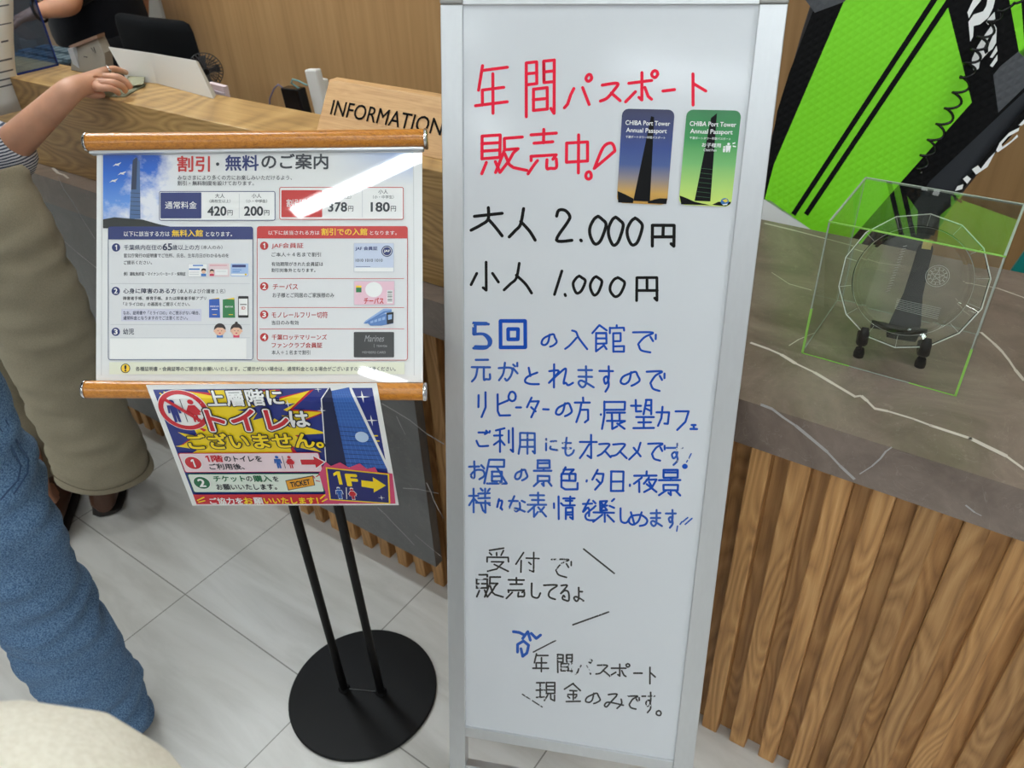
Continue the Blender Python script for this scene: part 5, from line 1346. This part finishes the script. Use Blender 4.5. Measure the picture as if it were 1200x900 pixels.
for q, r in (((590, 135), 10), ((650, 290), 9), ((95, 180), 7), ((318, 225), 6), ((295, 85), 5), ((600, 640), 5)): spark(tw, *N(*Z6(*q)), r)
tw.build('tower_picture', notice)
Z5n = lambda x, y: (165 + x / 5.625, 440 + y / 5.625)
pg = NPrint(S_not)
cu_, cv_ = N(*Z5n(283, 225)); cr_ = 33
pg.disc(cu_, cv_, cr_, NW, 5, n=40).ring(cu_, cv_, cr_ - 1, 6.5, NR, 6)
def manicon(P_, u, v, h, mt, k, skirt=False):
    P_.disc(u, v - h * .40, h * .11, mt, k, n=14)
    if skirt: P_.poly([(u - h * .12, v - h * .26), (u + h * .12, v - h * .26), (u + h * .28, v + h * .04), (u + h * .2, v + h * .08), (u + h * .24, v + h * .18), (u + h * .10, v + h * .18), (u + h * .10, v + h * .5), (u + h * .02, v + h * .5), (u + h * .02, v + h * .18), (u - h * .02, v + h * .18), (u - h * .02, v + h * .5), (u - h * .1, v + h * .5), (u - h * .1, v + h * .18), (u - h * .24, v + h * .18), (u - h * .2, v + h * .08), (u - h * .28, v + h * .04)], mt, k)
    else: P_.poly([(u - h * .2, v - h * .26), (u + h * .2, v - h * .26), (u + h * .24, v + h * .1), (u + h * .16, v + h * .1), (u + h * .13, v - h * .12), (u + h * .12, v + h * .5), (u + h * .02, v + h * .5), (u, v + h * .14), (u - h * .02, v + h * .5), (u - h * .12, v + h * .5), (u - h * .13, v - h * .12), (u - h * .16, v + h * .1), (u - h * .24, v + h * .1)], mt, k)
manicon(pg, cu_ - 12.5, cv_ + 1, 36, NB_, 7); manicon(pg, cu_ + 12.5, cv_ + 1, 36, NR, 7, True); pg.line(cu_, cv_ - 18, cu_, cv_ + 19, .9, NK, 7)
s2 = (cr_ - 4) * .72; pg.line(cu_ - s2, cv_ - s2 * .95, cu_ + s2, cv_ + s2 * .95, 5, NR, 9)
pg.build('prohibition_sign', notice)
tt = NPrint(S_not)
def outl(t, a, b, h, col, ol, k, o1=.07, o2=.02, ol2=None):
    if ol2: tt.tpx(t, a, b, h, ol2, k - .6, o1 + .045)
    tt.tpx(t, a, b, h, ol, k, o1); tt.tpx(t, a, b, h, col, k + 1, o2)
outl('上層階に', (242.3, 466.3), (330.7, 463.4), 18.2, NW, NK, 10, .08, .028)
outl('トイレ', (244, 491.4), (337, 490.4), 24, NR, NW, 10, .075, .03, NK)
outl('は', (340, 489.6), (361.4, 489.8), 18, NW, NK, 10, .08, .03)
outl('ございません。', (221, 516.6), (377.4, 513.2), 17.6, NY, NK, 11, .085, .03)
tt.build('headline', notice)
bx = NPrint(S_not)
def band(x0, x1, y0, y1, col, edge):
    (u0, v0), (u1, v1) = N((x0), (y0)), N(x1, y1); bx.rect(u0, v0, u1, v1, edge, 8, r=3); bx.rect(u0 + 1.2, v0 + 1.2, u1 - 1.2, v1 - 1.2, col, 9, r=2.4)
band(208.6, 379, 529.6, 552, NPK, NR); band(219.4, 380.5, 554, 575.6, NPG, NG)
(u0, v0), (u1, v1) = N(224, 578.4), N(385, 588.8); bx.rect(8, v0, u1 + 14, 205.5, NR, 8)
for (n_2, c_, col) in (('1', (226.9, 541), NRB if False else NR), ('2', (237, 564.2), NG)):
    u_2, v_2 = N(*c_); bx.disc(u_2, v_2, 12.4, NW, 10).disc(u_2, v_2, 11, col, 11).text(n_2, u_2 - (2.2 if n_2 == '1' else 4.4), v_2 - 7, u_2 + (2.2 if n_2 == '1' else 4.4), v_2 + 7, NW, 12, .03)
bx.tpx('1', (241.4, 536), (245.4, 536), 7.4, NR, 11).tpx('階', (248, 536), (261, 536), 7.6, NR, 11, .03).tpx('のトイレを', (263, 536), (306.3, 536), 6.6, NK, 11, .018).tpx('ご利用後、', (245.6, 545.2), (286, 545.2), 6.8, NK, 11, .018)
bx.tpx('チケット', (250.6, 559.6), (287, 559.4), 6.8, NG, 11, .024).tpx('の', (288.6, 559.6), (295.6, 559.6), 5.6, NK, 11, .014).tpx('購入', (297, 559.4), (317.6, 559.2), 7.4, NG, 11, .026).tpx('を', (319.6, 559.6), (326, 559.6), 5.8, NK, 11, .014).tpx('お願いいたします。', (254, 569.2), (324, 569), 6.6, NK, 11, .018)
bx.tpx('ご協力を', (246.4, 585.6), (284.6, 585.4), 7.2, NW, 11, .03).tpx('お', (285.8, 585.3), (296, 585.3), 7.4, NY, 11, .03).tpx('願', (297.4, 585.3), (308, 585.2), 7.4, NW, 11, .03).tpx('いいたします！', (309.6, 585.2), (372.4, 585), 7.2, NY, 11, .03)
for a_, b_ in (((231.6, 585), (240, 581)), ((233, 587), (241, 585)), ((375, 583), (381, 578)), ((377, 586.4), (383.6, 583))):
    bx.line(*N(*a_), *N(*b_), 2.0, NY, 11)
u_2, v_2 = N(325.6, 540); manicon(bx, u_2, v_2, 22, NBL, 11); u_2, v_2 = N(340, 540); manicon(bx, u_2, v_2, 22, NR, 11, True); (ua, va) = N(332.4, 540); bx.line(ua, va - 11, ua, va + 11, .8, NK, 11)
def arrow(u0, u1, v, h, mt, k):
    bx.poly([(u0, v - h * .22), (u1 - h * .62, v - h * .22), (u1 - h * .62, v - h * .5), (u1, v), (u1 - h * .62, v + h * .5), (u1 - h * .62, v + h * .22), (u0, v + h * .22)], mt, k)
ua, va = N(352.4, 540); ub, _ = N(379.6, 540); arrow(ua - 1.4, ub + 2.4, va, 26, NW, 10); arrow(ua, ub, va, 21, NR, 11)
tk = [N(*Z6(*q)) for q in ((80, 684), (262, 650), (276, 716), (98, 750))]; bx.poly(tk, NK, 10); tk2 = [N(*Z6(*q)) for q in ((84, 688), (258, 656), (271, 713), (102, 745))]; bx.poly(tk2, NOR, 11)
(uu0, vv0), (uu1, vv1) = N(*Z6(114, 712)), N(*Z6(242, 690)); bx.text('TICKET', uu0, vv0 - 4.6, uu1, vv0 + 4.6, NK, 12, .03, rise=vv1 - vv0)
for a_, b_ in (((262, 652), (275, 670)), ((282, 660), (304, 645)), ((280, 684), (308, 690))): bx.line(*N(*Z6(*a_)), *N(*Z6(*b_)), 1.6, NR, 11)
bx.build('instruction_bands', notice)
ff = NPrint(S_not)
q4 = [N(*Z6(*q)) for q in ((346, 596), (766, 640), (774, 838), (372, 812))]; q5 = [N(*Z6(*q)) for q in ((356, 604), (757, 646), (764, 830), (380, 805))]
ff.poly([N(*Z6(*q)) for q in ((300, 640), (345, 560), (380, 590), (440, 565), (500, 600), (570, 572), (620, 610), (672, 596), (690, 630), (788, 640), (808, 838), (330, 838), (345, 760), (318, 700))], NRB, 9)
ff.poly(q4, NY, 11).poly(q5, NDB if False else np_('sign_navy', 24, 32, 104), 12)
ff.tpx('1', Z6(402, 664), Z6(450, 670), 15.5, NY, 13).tpx('F', Z6(488, 676), Z6(552, 684), 13, NY, 13, .05)
pa = [(582, 680), (660, 690), (658, 660), (745, 715), (664, 762), (664, 735), (584, 722)]
ff.ppx([Z6(*q) for q in pa], NY, 13)
u_2, v_2 = N(*Z6(437, 765)); manicon(ff, u_2, v_2, 23, NW, 13); manicon(ff, u_2, v_2, 19.5, NBL, 14); u_2, v_2 = N(*Z6(524, 770)); manicon(ff, u_2, v_2, 23, NW, 13, True); manicon(ff, u_2, v_2, 19.5, NR, 14, True)
ff.line(*N(*Z6(482, 728)), *N(*Z6(486, 805)), 1.2, NW, 13); spark(ff, *N(*Z6(716, 795)), 5, 14)
ff.build('floor_sign_picture', notice)

# ================================================================== WHITEBOARD
xa = Vector((0.92150498, 0.38836462, 0)).normalized(); wu = Vector((-0.09037234, 0.24611901, 0.96501724)); wu = (wu - xa * wu.dot(xa)).normalized(); wn = xa.cross(wu)     # wn faces the viewer
TLb = Vector((-0.65182395, 0.80582579, 1.27746942))
def wb(px, py): 
    q = onpl(px, py, TLb, wn) - TLb; return (q.dot(xa), -q.dot(wu))
def S_wb(x, y, k): return TLb + xa * x - wu * y + wn * (-.004 + .00018 * k)
def S_wbp(px, py, k): return S_wb(*wb(px, py), k)
xL, _ = wb(520.6, 400); xR = (wb(931, 7)[0] + wb(807, 898)[0]) / 2; xl_i = (wb(548.2, 7)[0] + wb(540.6, 850)[0]) / 2; xr_i = (wb(897.8, 7)[0] + wb(784, 891)[0]) / 2
yT = wb(700, 5.6)[1]; yB = (wb(540.5, 851)[1] + wb(784, 892)[1]) / 2; yB2 = yB + .021
yTop = yT - .024
# leg ends: on the floor
LEG = (TLb.z - .0005) / wu.z
foot = TLb - wu * LEG
whb = thing('whiteboard_stand', 'tall narrow whiteboard in an aluminium frame leaning against the counter, covered in handwriting', 'whiteboard', tuple(foot + xa * .2))
def rail(x0, x1, y0, y1, d0, d1, mt):
    c_ = TLb + xa * ((x0 + x1) / 2) - wu * ((y0 + y1) / 2) + wn * ((d0 + d1) / 2); return MB().obox(c_, (xa, wu, wn), (abs(x1 - x0) / 2, abs(y1 - y0) / 2, abs(d1 - d0) / 2), mt)
rail(xl_i - .002, xr_i + .002, yT - .002, yB + .002, -.012, -.0045, M_board).build('board_panel', whb)
panel_ = rail(xl_i, xr_i, yT, yB, -.0046, -.004, M_board).build('writing_surface', whb)
LEGL = LEG - .012
rail(xL, xl_i, yT - .0005, LEGL, -.022, 0, M_alu).build('side_rail', whb, bevel=.0012)
rail(xr_i, xR, yT - .0005, LEGL, -.022, 0, M_alu).build('side_rail', whb, bevel=.0012)
rail(xl_i, xr_i, yTop, yT, -.022, 0, M_alu).build('top_rail', whb, bevel=.0012)
rail(xl_i, xr_i, yB, yB2, -.022, 0, M_alu).build('bottom_rail', whb, bevel=.0012)
for x0, x1 in ((xL, xl_i), (xr_i, xR)):
    rail(x0 - .0006, x1 + .0006, yTop - .0006, yT - .0006, -.0225, .0006, M_alucap).build('corner_cap', whb, bevel=.002)
    o = rail(x0 - .001, x1 + .001, LEGL, LEG - .0045, -.023, .001, M_blackgloss).build('rubber_foot', whb, bevel=.003)
rail(xl_i, xr_i, LEGL - .14, LEGL - .115, -.02, -.004, M_alu).build('cross_rail', whb, bevel=.001)

# --- handwriting: stroke data per character on a 0..10 grid (a = 10)
ST = {
'年': '2015 1992'.replace('1992', '2191') + ' 2585 2528 0898 525a', '間': '101a 104044 1242 1444 606460 6090 6292 6494 909a89 3539 357579 3777 3979', 'パ': '3426190a 648a o811',
'ス': '1181643708 5599', 'ポ': '1383 505948 361809 657889 o911', 'ー': '1585', 'ト': '404a 4386',
'販': '0006 004046 0242 0444 0646 170a 374a 5191 51543a 548475674a 556879aa', '売': '1191 5053 2383 1617 1696 9687 37280a 6769799997', '中': '1217 128287 1787 505a', '！': '376190a29337 o191',
'大': '1392 50543608 1a0a'.replace(' 1a0a', '') + ' 54779a', '人': '50452709 44779a', '2': '12306062 64361a8a'.replace('12306062 64361a8a', '122050728 4'.replace(' ', '')[:8] + '641a8a'),
'.': '495a', '0': '503114173a5a78937150', '円': '111a 11919a89 5156 1696', '小': '505a49 240609'.replace('240609', '2408') + ' 7497', '1': '703a', '回': '0a00a0aa0a 3733737737',
'の': '51462807' + '1412427183967859', 'の2': '', '入': '305164aa 54280a', '館': '2003 2042 1343 47 '.replace(' 47 ', ' ') + '134347 131a 1545 1747 1a38 3749 7071 5153 519192 636a 638386 6686 68989a6a', 'で': '1181533637497a 7385 9294',
'元': '2181 0494 34280a 6469799997', 'が': '0363674a39 30260a 7396 7182 9092', 'と': '3045 833517194a9a', 'れ': '202a 034308 084472687889a8', 'ま': '1282 1585 50583a18379a', 'す': '0292 606547355466684a',
'リ': '2126 70764a', 'ピ': '20283a8a 7325 o912', 'タ': '3005 2282653a 3567', '方': '5052 0292 42361a 4585896a', '展': '10909313 10150a 4447 7477 2494 2797 474a69 689a 9778',
'望': '0242 202444 6055 608085 6282 6384 2696 565a 3888 1a9a', 'カ': '03837949 4036'.replace('49 4036', '59 40361a'), 'フ': '1191762a', 'ェ': '3676 565a 2a8a', 'ご': '227263 17293a8a 7182 9192',
'利': '5011 0343 313a 3507 3557 7176 909a89', '用': '11160a 11919a89 1494 1797 515a', 'に': '111a 4383 47499a', 'も': '40385a8997 1373 1676', 'オ': '0393 606a49 54280a', 'メ': '80650a 3388',
'お': '0363 3039184585986a 7294', '昼': '20808323 20150a 53689a'.replace('53689a', '53659a') + ' 3539 357579 3777 3979 1a9a', '景': '20808323 2023 2181 5354 0494 2686882826 585a49 380a 789a', '色': '3014 217153 13838616 5356 13193a9a97',
'夕': '4005 3282762a 3567', '日': '101a 10909a 1595 1a9a', '夜': '5052 0292 33070' + '6'.replace('6', '') + ' 252a', '様': '202a 0343 2407 2446 5061 9081 4292 4494 7074 3696 757a69 5669 8697', '々': '3017 227258 5779', 'な': '0353 301809'.replace('301809', '3008') + ' 7394 64684a38589a',
'表': '1181 5055 2383 0595 4508 363a58 8668 569a', '情': '202a 0305 3344 4191 7074 5282 4494 555a 55858a79 5787 5888', 'を': '1272 5016445558 84373a9a'.replace('84373a9a', '8437395a9a'), '楽': '313565316135 3363 0112 0413 9081 7394 0696 565a 470a 679a',
'し': '20284a7a97', 'め': '1139 71572907143373a6996a', '受': '7011 1223 4243 7163 0406 049496 2676490a 379a', '付': '3006 242a 4393 707a59 5566', 'て': '11915447598a', 'る': '21712654858a5a39475 8'.replace(' ', ''), 'よ': '50583a18379a 5383',
'現': '0040 0444 0848 2028 5056 509096 5292 5494 5696 66584a 76799a97', '金': '5003 5094 3474 2676 5459 2738 7768 1a9a', 'み': '216136190826 98'.replace(' ', '') + ' 84876a', '。': 'o562', '・': '5456', '5': '1115 1171 156597997a1a'.replace('1115 1171', '1115 1181'),
}
ST['夜'] = '5052 0292 3306 252a 6346 5494784a 569a 6577'
ST['の'] = '5146280714427183967859'
ST['2'] = '122050726415 1a8a'.replace('6415 1a8a', '641a8a')
ST['カ'] = '038379' + '59' + ' 40361a'
ST['年'] = '2015 2191 2585 2528 0898 525a'
CURVY = set('！のでがとれますにもをしめなおごるよみて025。々ス大人入売元')
def decode(s):
    h = lambda c: 10 if c == 'a' else int(c)
    o = []
    for t in s.split():
        if t[0] == 'o':
            cx, cy, r = h(t[1]) / 10, h(t[2]) / 10, h(t[3]) / 10; o.append([(cx + r * .9 * math.cos(k * math.pi / 6), cy + r * 1.1 * math.sin(k * math.pi / 6)) for k in range(13)])
        else: o.append([(h(t[i]) / 10, h(t[i + 1]) / 10) for i in range(0, len(t) - 1, 2)])
    return o
def catmull(p, n=5):
    if len(p) < 3: return p
    o = []
    for i in range(len(p) - 1):
        a = p[max(i - 1, 0)]; b = p[i]; c = p[i + 1]; d = p[min(i + 2, len(p) - 1)]
        for k in range(n):
            f = k / n; o.append(tuple(.5 * (2 * b[q] + (c[q] - a[q]) * f + (2 * a[q] - 5 * b[q] + 4 * c[q] - d[q]) * f * f + (3 * b[q] - a[q] - 3 * c[q] + d[q]) * f ** 3) for q in (0, 1)))
    return o + [p[-1]]
def inkmat(name, c, wear=0.0):
    m_ = mat(name, c, .5, spec=.2)
    if wear:
        m_.node_tree.nodes.clear(); nt = m_.node_tree
        o_ = nt.nodes.new('ShaderNodeOutputMaterial'); b_ = nt.nodes.new('ShaderNodeBsdfPrincipled'); b_.inputs['Base Color'].default_value = lin(c); b_.inputs['Roughness'].default_value = .35
        t_ = nt.nodes.new('ShaderNodeBsdfTransparent'); x_ = nt.nodes.new('ShaderNodeMixShader')
        mp_ = coords(m_, (1, 1, 1)); n_ = nd(m_, 'ShaderNodeTexNoise', Scale=140.0, Detail=3.0, Roughness=.6); lk(m_, mp_.outputs[0], n_.inputs['Vector'])
        n2_ = nd(m_, 'ShaderNodeTexNoise', Scale=16.0, Detail=1.0); lk(m_, mp_.outputs[0], n2_.inputs['Vector'])
        ad = nd(m_, 'ShaderNodeMath', _operation='MULTIPLY_ADD'); lk(m_, n2_.outputs[0], ad.inputs[0]); ad.inputs[1].default_value = .9; lk(m_, n_.outputs[0], ad.inputs[2])
        mr_ = nd(m_, 'ShaderNodeMapRange'); mr_.inputs['From Min'].default_value = .95 - wear; mr_.inputs['From Max'].default_value = 1.05 - wear; lk(m_, ad.outputs[0], mr_.inputs[0])
        lk(m_, mr_.outputs[0], x_.inputs[0]); lk(m_, t_.outputs[0], x_.inputs[1]); lk(m_, b_.outputs[0], x_.inputs[2]); lk(m_, x_.outputs[0], o_.inputs[0])
    return m_
I_RED, I_BLK, I_BLU, I_BLU2, I_BLK2 = inkmat('marker_red', (236, 30, 62)), inkmat('marker_black', (14, 13, 12)), inkmat('marker_blue', (20, 76, 176)), inkmat('marker_blue_worn', (34, 88, 178), .25), inkmat('marker_black_worn', (52, 50, 48), .24)
_rc = [0]
def ribbon(mb, pts, wpx, mt, k0):
    _rc[0] += 1; k = k0 + (_rc[0] % 24) * .06
    P_ = [Vector(p) for p in pts]
    Q = []
    for i, p in enumerate(P_):
        t_ = P_[min(i + 1, len(P_) - 1)] - P_[max(i - 1, 0)]
        if t_.length < 1e-6: t_ = Vector((1, 0))
        t_.normalize(); Q.append(Vector((-t_.y, t_.x)) * wpx / 2)
    for i in range(len(P_) - 1):
        d = P_[i + 1] - P_[i]
        if d.length < 1e-6: continue
        n_ = Vector((-d.y, d.x)).normalized() * wpx / 2
        mb.add([S_wbp(*(P_[i] + n_), k), S_wbp(*(P_[i + 1] + n_), k), S_wbp(*(P_[i + 1] - n_), k), S_wbp(*(P_[i] - n_), k)], [(0, 1, 2, 3)], mt)
    for p in P_:
        mb.add([S_wbp(p.x + wpx * .5 * math.cos(q), p.y + wpx * .5 * math.sin(q), k + .03 + .001 * (P_.index(p) % 20)) for q in [math.pi * j / 4 for j in range(8)]], [tuple(range(8))], mt)
rj_ = random.Random(2)
def write(name, items, wpx, mt, mt2=None, faint='', tilt=0.0):
    mb = MB()
    for (c, x0, y0, x1, y1) in items:
        key = c
        for s_ in decode(ST[key]):
            p = [(x0 + (x1 - x0) * a + rj_.uniform(-.3, .3), y0 + (y1 - y0) * b - tilt * (x1 - x0) * (a - .5) + rj_.uniform(-.3, .3)) for a, b in s_]
            if c in CURVY and len(p) > 2: p = catmull(p)
            ribbon(mb, p, wpx, mt2 if (mt2 and c in faint) else mt, 1)
    return mb.build(name, panel_)
write('handwritten_line', [('年', 556, 75, 598, 133), ('間', 612, 72, 653, 135), ('パ', 661, 89, 697, 124), ('ス', 703, 96, 729, 122), ('ポ', 733, 85, 771, 121), ('ー', 775, 100, 794, 111), ('ト', 797, 86, 835, 123)], 3.7, I_RED, tilt=.12)
write('handwritten_line', [('販', 564, 158, 617, 202), ('売', 618, 152, 655, 203), ('中', 660, 158, 695, 203), ('！', 686, 169, 720, 209)], 3.7, I_RED, tilt=.07)
write('handwritten_line', [('大', 551, 244, 592, 277), ('人', 596, 245, 630, 282), ('2', 649, 247, 675, 282), ('.', 676, 271, 686, 283), ('0', 689, 254, 712, 286), ('0', 711, 255, 732, 287), ('0', 733, 256, 755, 287), ('円', 761, 262, 793, 289)], 3.8, I_BLK)
write('handwritten_line', [('小', 551, 308, 587, 341), ('人', 590, 309, 626, 344), ('1', 643, 318, 664, 346), ('.', 658, 336, 667, 347), ('0', 670, 324, 687, 344), ('0', 690, 325, 707, 346), ('0', 713, 326, 734, 348), ('円', 743, 323, 773, 353)], 3.4, I_BLK)
write('handwritten_line', [('5', 552, 376, 574, 409), ('5', 554, 378, 576, 407)], 3.2, I_BLU2)
write('handwritten_line', [('回', 586, 377, 615, 408)], 4.4, I_BLU)
write('handwritten_line', [('の', 634, 391, 654, 409), ('入', 662, 388, 688, 410), ('館', 694, 382, 735, 413), ('で', 738, 388, 772, 414)], 2.5, I_BLU)
write('handwritten_line', [('元', 552, 420, 576, 448), ('が', 584, 426, 608, 447), ('と', 613, 432, 633, 451), ('れ', 643, 428, 671, 455), ('ま', 675, 430, 698, 455), ('す', 702, 430, 720, 460), ('の', 727, 435, 752, 455), ('で', 755, 434, 781, 459)], 2.6, I_BLU, I_BLU2, '元がま')
write('handwritten_line', [('リ', 557, 461, 573, 490), ('ピ', 578, 463, 602, 488), ('ー', 603, 475, 612, 482), ('タ', 617, 467, 634, 490), ('ー', 635, 477, 644, 485), ('の', 651, 472, 672, 491), ('方', 673, 467, 693, 496), ('・', 700, 485, 708, 489), ('展', 705, 472, 735, 504), ('望', 739, 470, 769, 503), ('カ', 769, 478, 788, 500), ('フ', 790, 481, 809, 505), ('ェ', 807, 492, 819, 504)], 2.6, I_BLU)
write('handwritten_line', [('ご', 556, 504, 575, 524), ('利', 578, 503, 603, 531), ('用', 607, 506, 628, 533), ('に', 638, 514, 655, 529), ('も', 657, 514, 674, 535), ('オ', 679, 511, 701, 538), ('ス', 700, 520, 717, 539), ('ス', 716, 520, 736, 540), ('メ', 737, 520, 754, 540), ('で', 757, 519, 781, 541), ('す', 781, 521, 802, 546)], 2.5, I_BLU, I_BLU2, '用にもす')
write('handwritten_line', [('お', 549, 542, 569, 563), ('昼', 567, 540, 596, 568), ('の', 603, 550, 619, 566), ('景', 625, 541, 648, 571), ('色', 655, 549, 679, 575), ('・', 683, 561, 691, 569), ('夕', 694, 552, 710, 575), ('日', 714, 554, 732, 577), ('・', 734, 566, 742, 574), ('夜', 743, 554, 772, 578)], 2.6, I_BLU, I_BLU2, 'お昼の景')
write('handwritten_line', [('景', 772, 552, 800, 582)], 2.6, I_BLU)
write('handwritten_line', [('様', 549, 574, 576, 602), ('々', 581, 586, 591, 600), ('な', 596, 583, 617, 601), ('表', 618, 579, 642, 607), ('情', 649, 583, 676, 610), ('を', 681, 587, 699, 611), ('楽', 695, 586, 722, 613), ('し', 724, 597, 739, 614), ('め', 737, 600, 758, 618), ('ま', 761, 599, 777, 618), ('す', 780, 599, 793, 620)], 2.5, I_BLU, I_BLU2, '様表まなす')
mb = MB()
ribbon(mb, [(810, 533), (807, 539), (804.5, 543)], 1.6, I_BLU2, 1)
mb.add([S_wbp(802.6 + 3.4 * math.cos(q), 548 + 3.1 * math.sin(q), 1) for q in [math.pi * j / 8 for j in range(16)]], [tuple(range(16))], I_BLU)
for p in ([(806, 608), (800, 613)], [(811, 609), (803, 616)], [(794, 618), (793, 624)], [(797, 616), (799, 613)]): ribbon(mb, p, 1.8, I_BLU2, 1)
mb.build('exclamation_mark', panel_)
write('handwritten_line', [('受', 570, 644, 598, 671), ('付', 604, 649, 634, 672), ('で', 643, 655, 672, 678)], 2.0, I_BLK2)
write('handwritten_line', [('販', 558, 675, 589, 701), ('売', 593, 679, 616, 703), ('し', 620, 685, 634, 702), ('て', 635, 686, 654, 704), ('る', 654, 686, 669, 705), ('よ', 671, 690, 685, 706)], 2.2, I_BLK2)
write('handwritten_line', [('年', 624, 768, 644, 789), ('間', 651, 769, 672, 790), ('パ', 674, 775, 696, 792), ('ス', 698, 780, 715, 795), ('ポ', 714, 780, 738, 796), ('ー', 741, 786, 755, 796), ('ト', 755, 784, 771, 803)], 2.0, I_BLK2)
write('handwritten_line', [('現', 628, 802, 652, 823), ('金', 661, 803, 682, 824), ('の', 686, 813, 705, 828), ('み', 708, 814, 733, 832), ('で', 732, 816, 751, 833), ('す', 752, 813, 769, 837), ('。', 764, 830, 780, 843)], 2.0, I_BLK2)
mb = MB()
for a_, b_, w_ in (((683.6, 645), (719.6, 673.6), 2.0), ((671, 734), (713, 719), 2.0), ((624.5, 766), (650.6, 752.5), 1.7), ((611.6, 815.5), (635, 830.5), 1.5)): ribbon(mb, [a_, tuple(Vector(a_).lerp(Vector(b_), .5)), b_], w_, I_BLK2, 1)
mb.build('speech_mark', panel_)
mb = MB()
for p in ([(601, 742), (608, 743), (614, 746)], [(612, 750), (618, 742), (621, 752)], [(622, 744), (628, 750), (633, 746)], [(606, 766), (606, 757), (613, 753), (619, 758), (617, 767), (612, 771), (610, 762)]): ribbon(mb, p, 3.4, I_BLU2, 1)
mb.build('smudged_drawing', panel_)

# --- the two pass cards stuck on the board
def card(label, quad, kind):
    q = [wb(*p) for p in quad]
    cxx = sum(p[0] for p in q) / 4; cyy = sum(p[1] for p in q) / 4
    wid = ((q[1][0] - q[0][0]) + (q[2][0] - q[3][0])) / 2; hgt = ((q[3][1] - q[0][1]) + (q[2][1] - q[1][1])) / 2
    t = thing('pass_card', label, 'pass card', tuple(S_wb(cxx, cyy, 0)), 'annual pass cards on the whiteboard')
    sk = ((q[0][0] + q[1][0]) - (q[2][0] + q[3][0])) / 2
    bow = .0012
    def S_c(u, v, k): return S_wb(cxx + (u - .5) * wid + sk * (.5 - v) * 1.0, cyy + (v - .5) * hgt, 0) + wn * (.0012 + .0002 * k)
    rr = [(((x) ), (y)) for x, y in rrect(0, 0, wid, hgt, .0075)]
    pts = [(x / wid, y / hgt) for x, y in rr]
    base = MB().prism([S_c(u, v, 0) for u, v in pts], -wn * .001, M_white).build('card', t)
    gm = mat('pass_gradient_' + kind, (90, 90, 90), .3, coat=.5, coat_rough=.1)
    tc_ = gm.node_tree.nodes.new('ShaderNodeTexCoord'); se_ = gm.node_tree.nodes.new('ShaderNodeSeparateXYZ'); lk(gm, tc_.outputs['UV'], se_.inputs[0])
    if kind == 'night': r_ = ramp(gm, se_.outputs[1], [(0, (190, 140, 52)), (.12, (204, 158, 74)), (.27, (140, 130, 130)), (.42, (64, 88, 146)), (.6, (40, 66, 136)), (.85, (40, 50, 104)), (1, (34, 38, 78))])
    else: r_ = ramp(gm, se_.outputs[1], [(0, (206, 226, 106)), (.2, (176, 214, 110)), (.45, (116, 184, 106)), (.7, (44, 144, 74)), (1, (26, 118, 62))])
    lk(gm, r_.outputs[0], bsdf(gm).inputs['Base Color'])
    P_ = Print(S_c); CK = mat('pass_black', (10, 10, 13), .6, spec=.2); CW = mat('pass_white', (236, 238, 238), .4)
    P_.poly(pts, gm, 1, [(u, 1 - v) for u, v in pts])
    if kind == 'night':
        P_.poly([(.56, .07), (.62, .08), (.66, .97), (.33, .97)], CK, 2); P_.poly([(.005, .87), (.15, .90), (.33, .945), (.33, .995), (.03, .995)], CK, 2).poly([(.62, .97), (.75, .945), (.85, .93), (.995, .93), (.985, .99), (.62, .99)], CK, 2)
    else:
        P_.poly([(.46, .08), (.56, .03), (.60, .95), (.30, .95)], CK, 2); P_.poly([(.005, .90), (.12, .92), (.30, .96), (.60, .99), (.05, .995)], CK, 2).poly([(.64, .985), (.75, .95), (.99, .945), (.98, .97), (.9, .995)], CK, 2)
        for i in range(7): P_.line(.36 - .006 * i, .60 + .05 * i, .585, .61 + .05 * i, .004, mat('pass_green_line', (50, 96, 60), .4), 3)
    P_.text('CHIBA Port Tower', .08, .118, .93, .165, CW, 4, .012).text('Annual Passport', .10, .195, .88, .255, CW, 4, .012).text('千葉ポートタワー年間パスポート', .10, .275, .86, .302, CW, 4, .006)
    if kind == 'day':
        P_.text('お子様用', .34, .335, .69, .378, CW, 4, .012).text('Child Pass', .38, .395, .62, .42, CW, 4)
        P_.disc(.83, .34, .026, CW, 4, .013).poly([(.78, .355), (.88, .355), (.865, .425), (.845, .425), (.84, .40), (.82, .425), (.795, .425)], CW, 4).disc(.755, .372, .02, CW, 4, .01).poly([(.735, .385), (.78, .385), (.775, .425), (.74, .425)], CW, 4).line(.90, .335, .95, .325, .012, CW, 4).line(.91, .36, .97, .365, .012, CW, 4)
        P_.disc(.87, .945, .075, mat('pass_blue', (40, 110, 180), .4), 4, .037).poly([(.82, .93), (.9, .915), (.93, .94), (.88, .955)], mat('pass_yellow', (222, 200, 60), .4), 5).poly([(.83, .975), (.93, .965), (.92, .98), (.85, .985)], CW, 5)
    P_.build('printed_face', base)
    return t
card('dark blue pass card with a tower at sunset, left of the green card', [(729.5, 127.5), (790.5, 128.5), (782, 240), (722, 238.5)], 'night')
card('green pass card with a tower, right of the dark blue card', [(805.5, 128), (868.5, 130), (857.5, 242), (794.5, 241)], 'day')
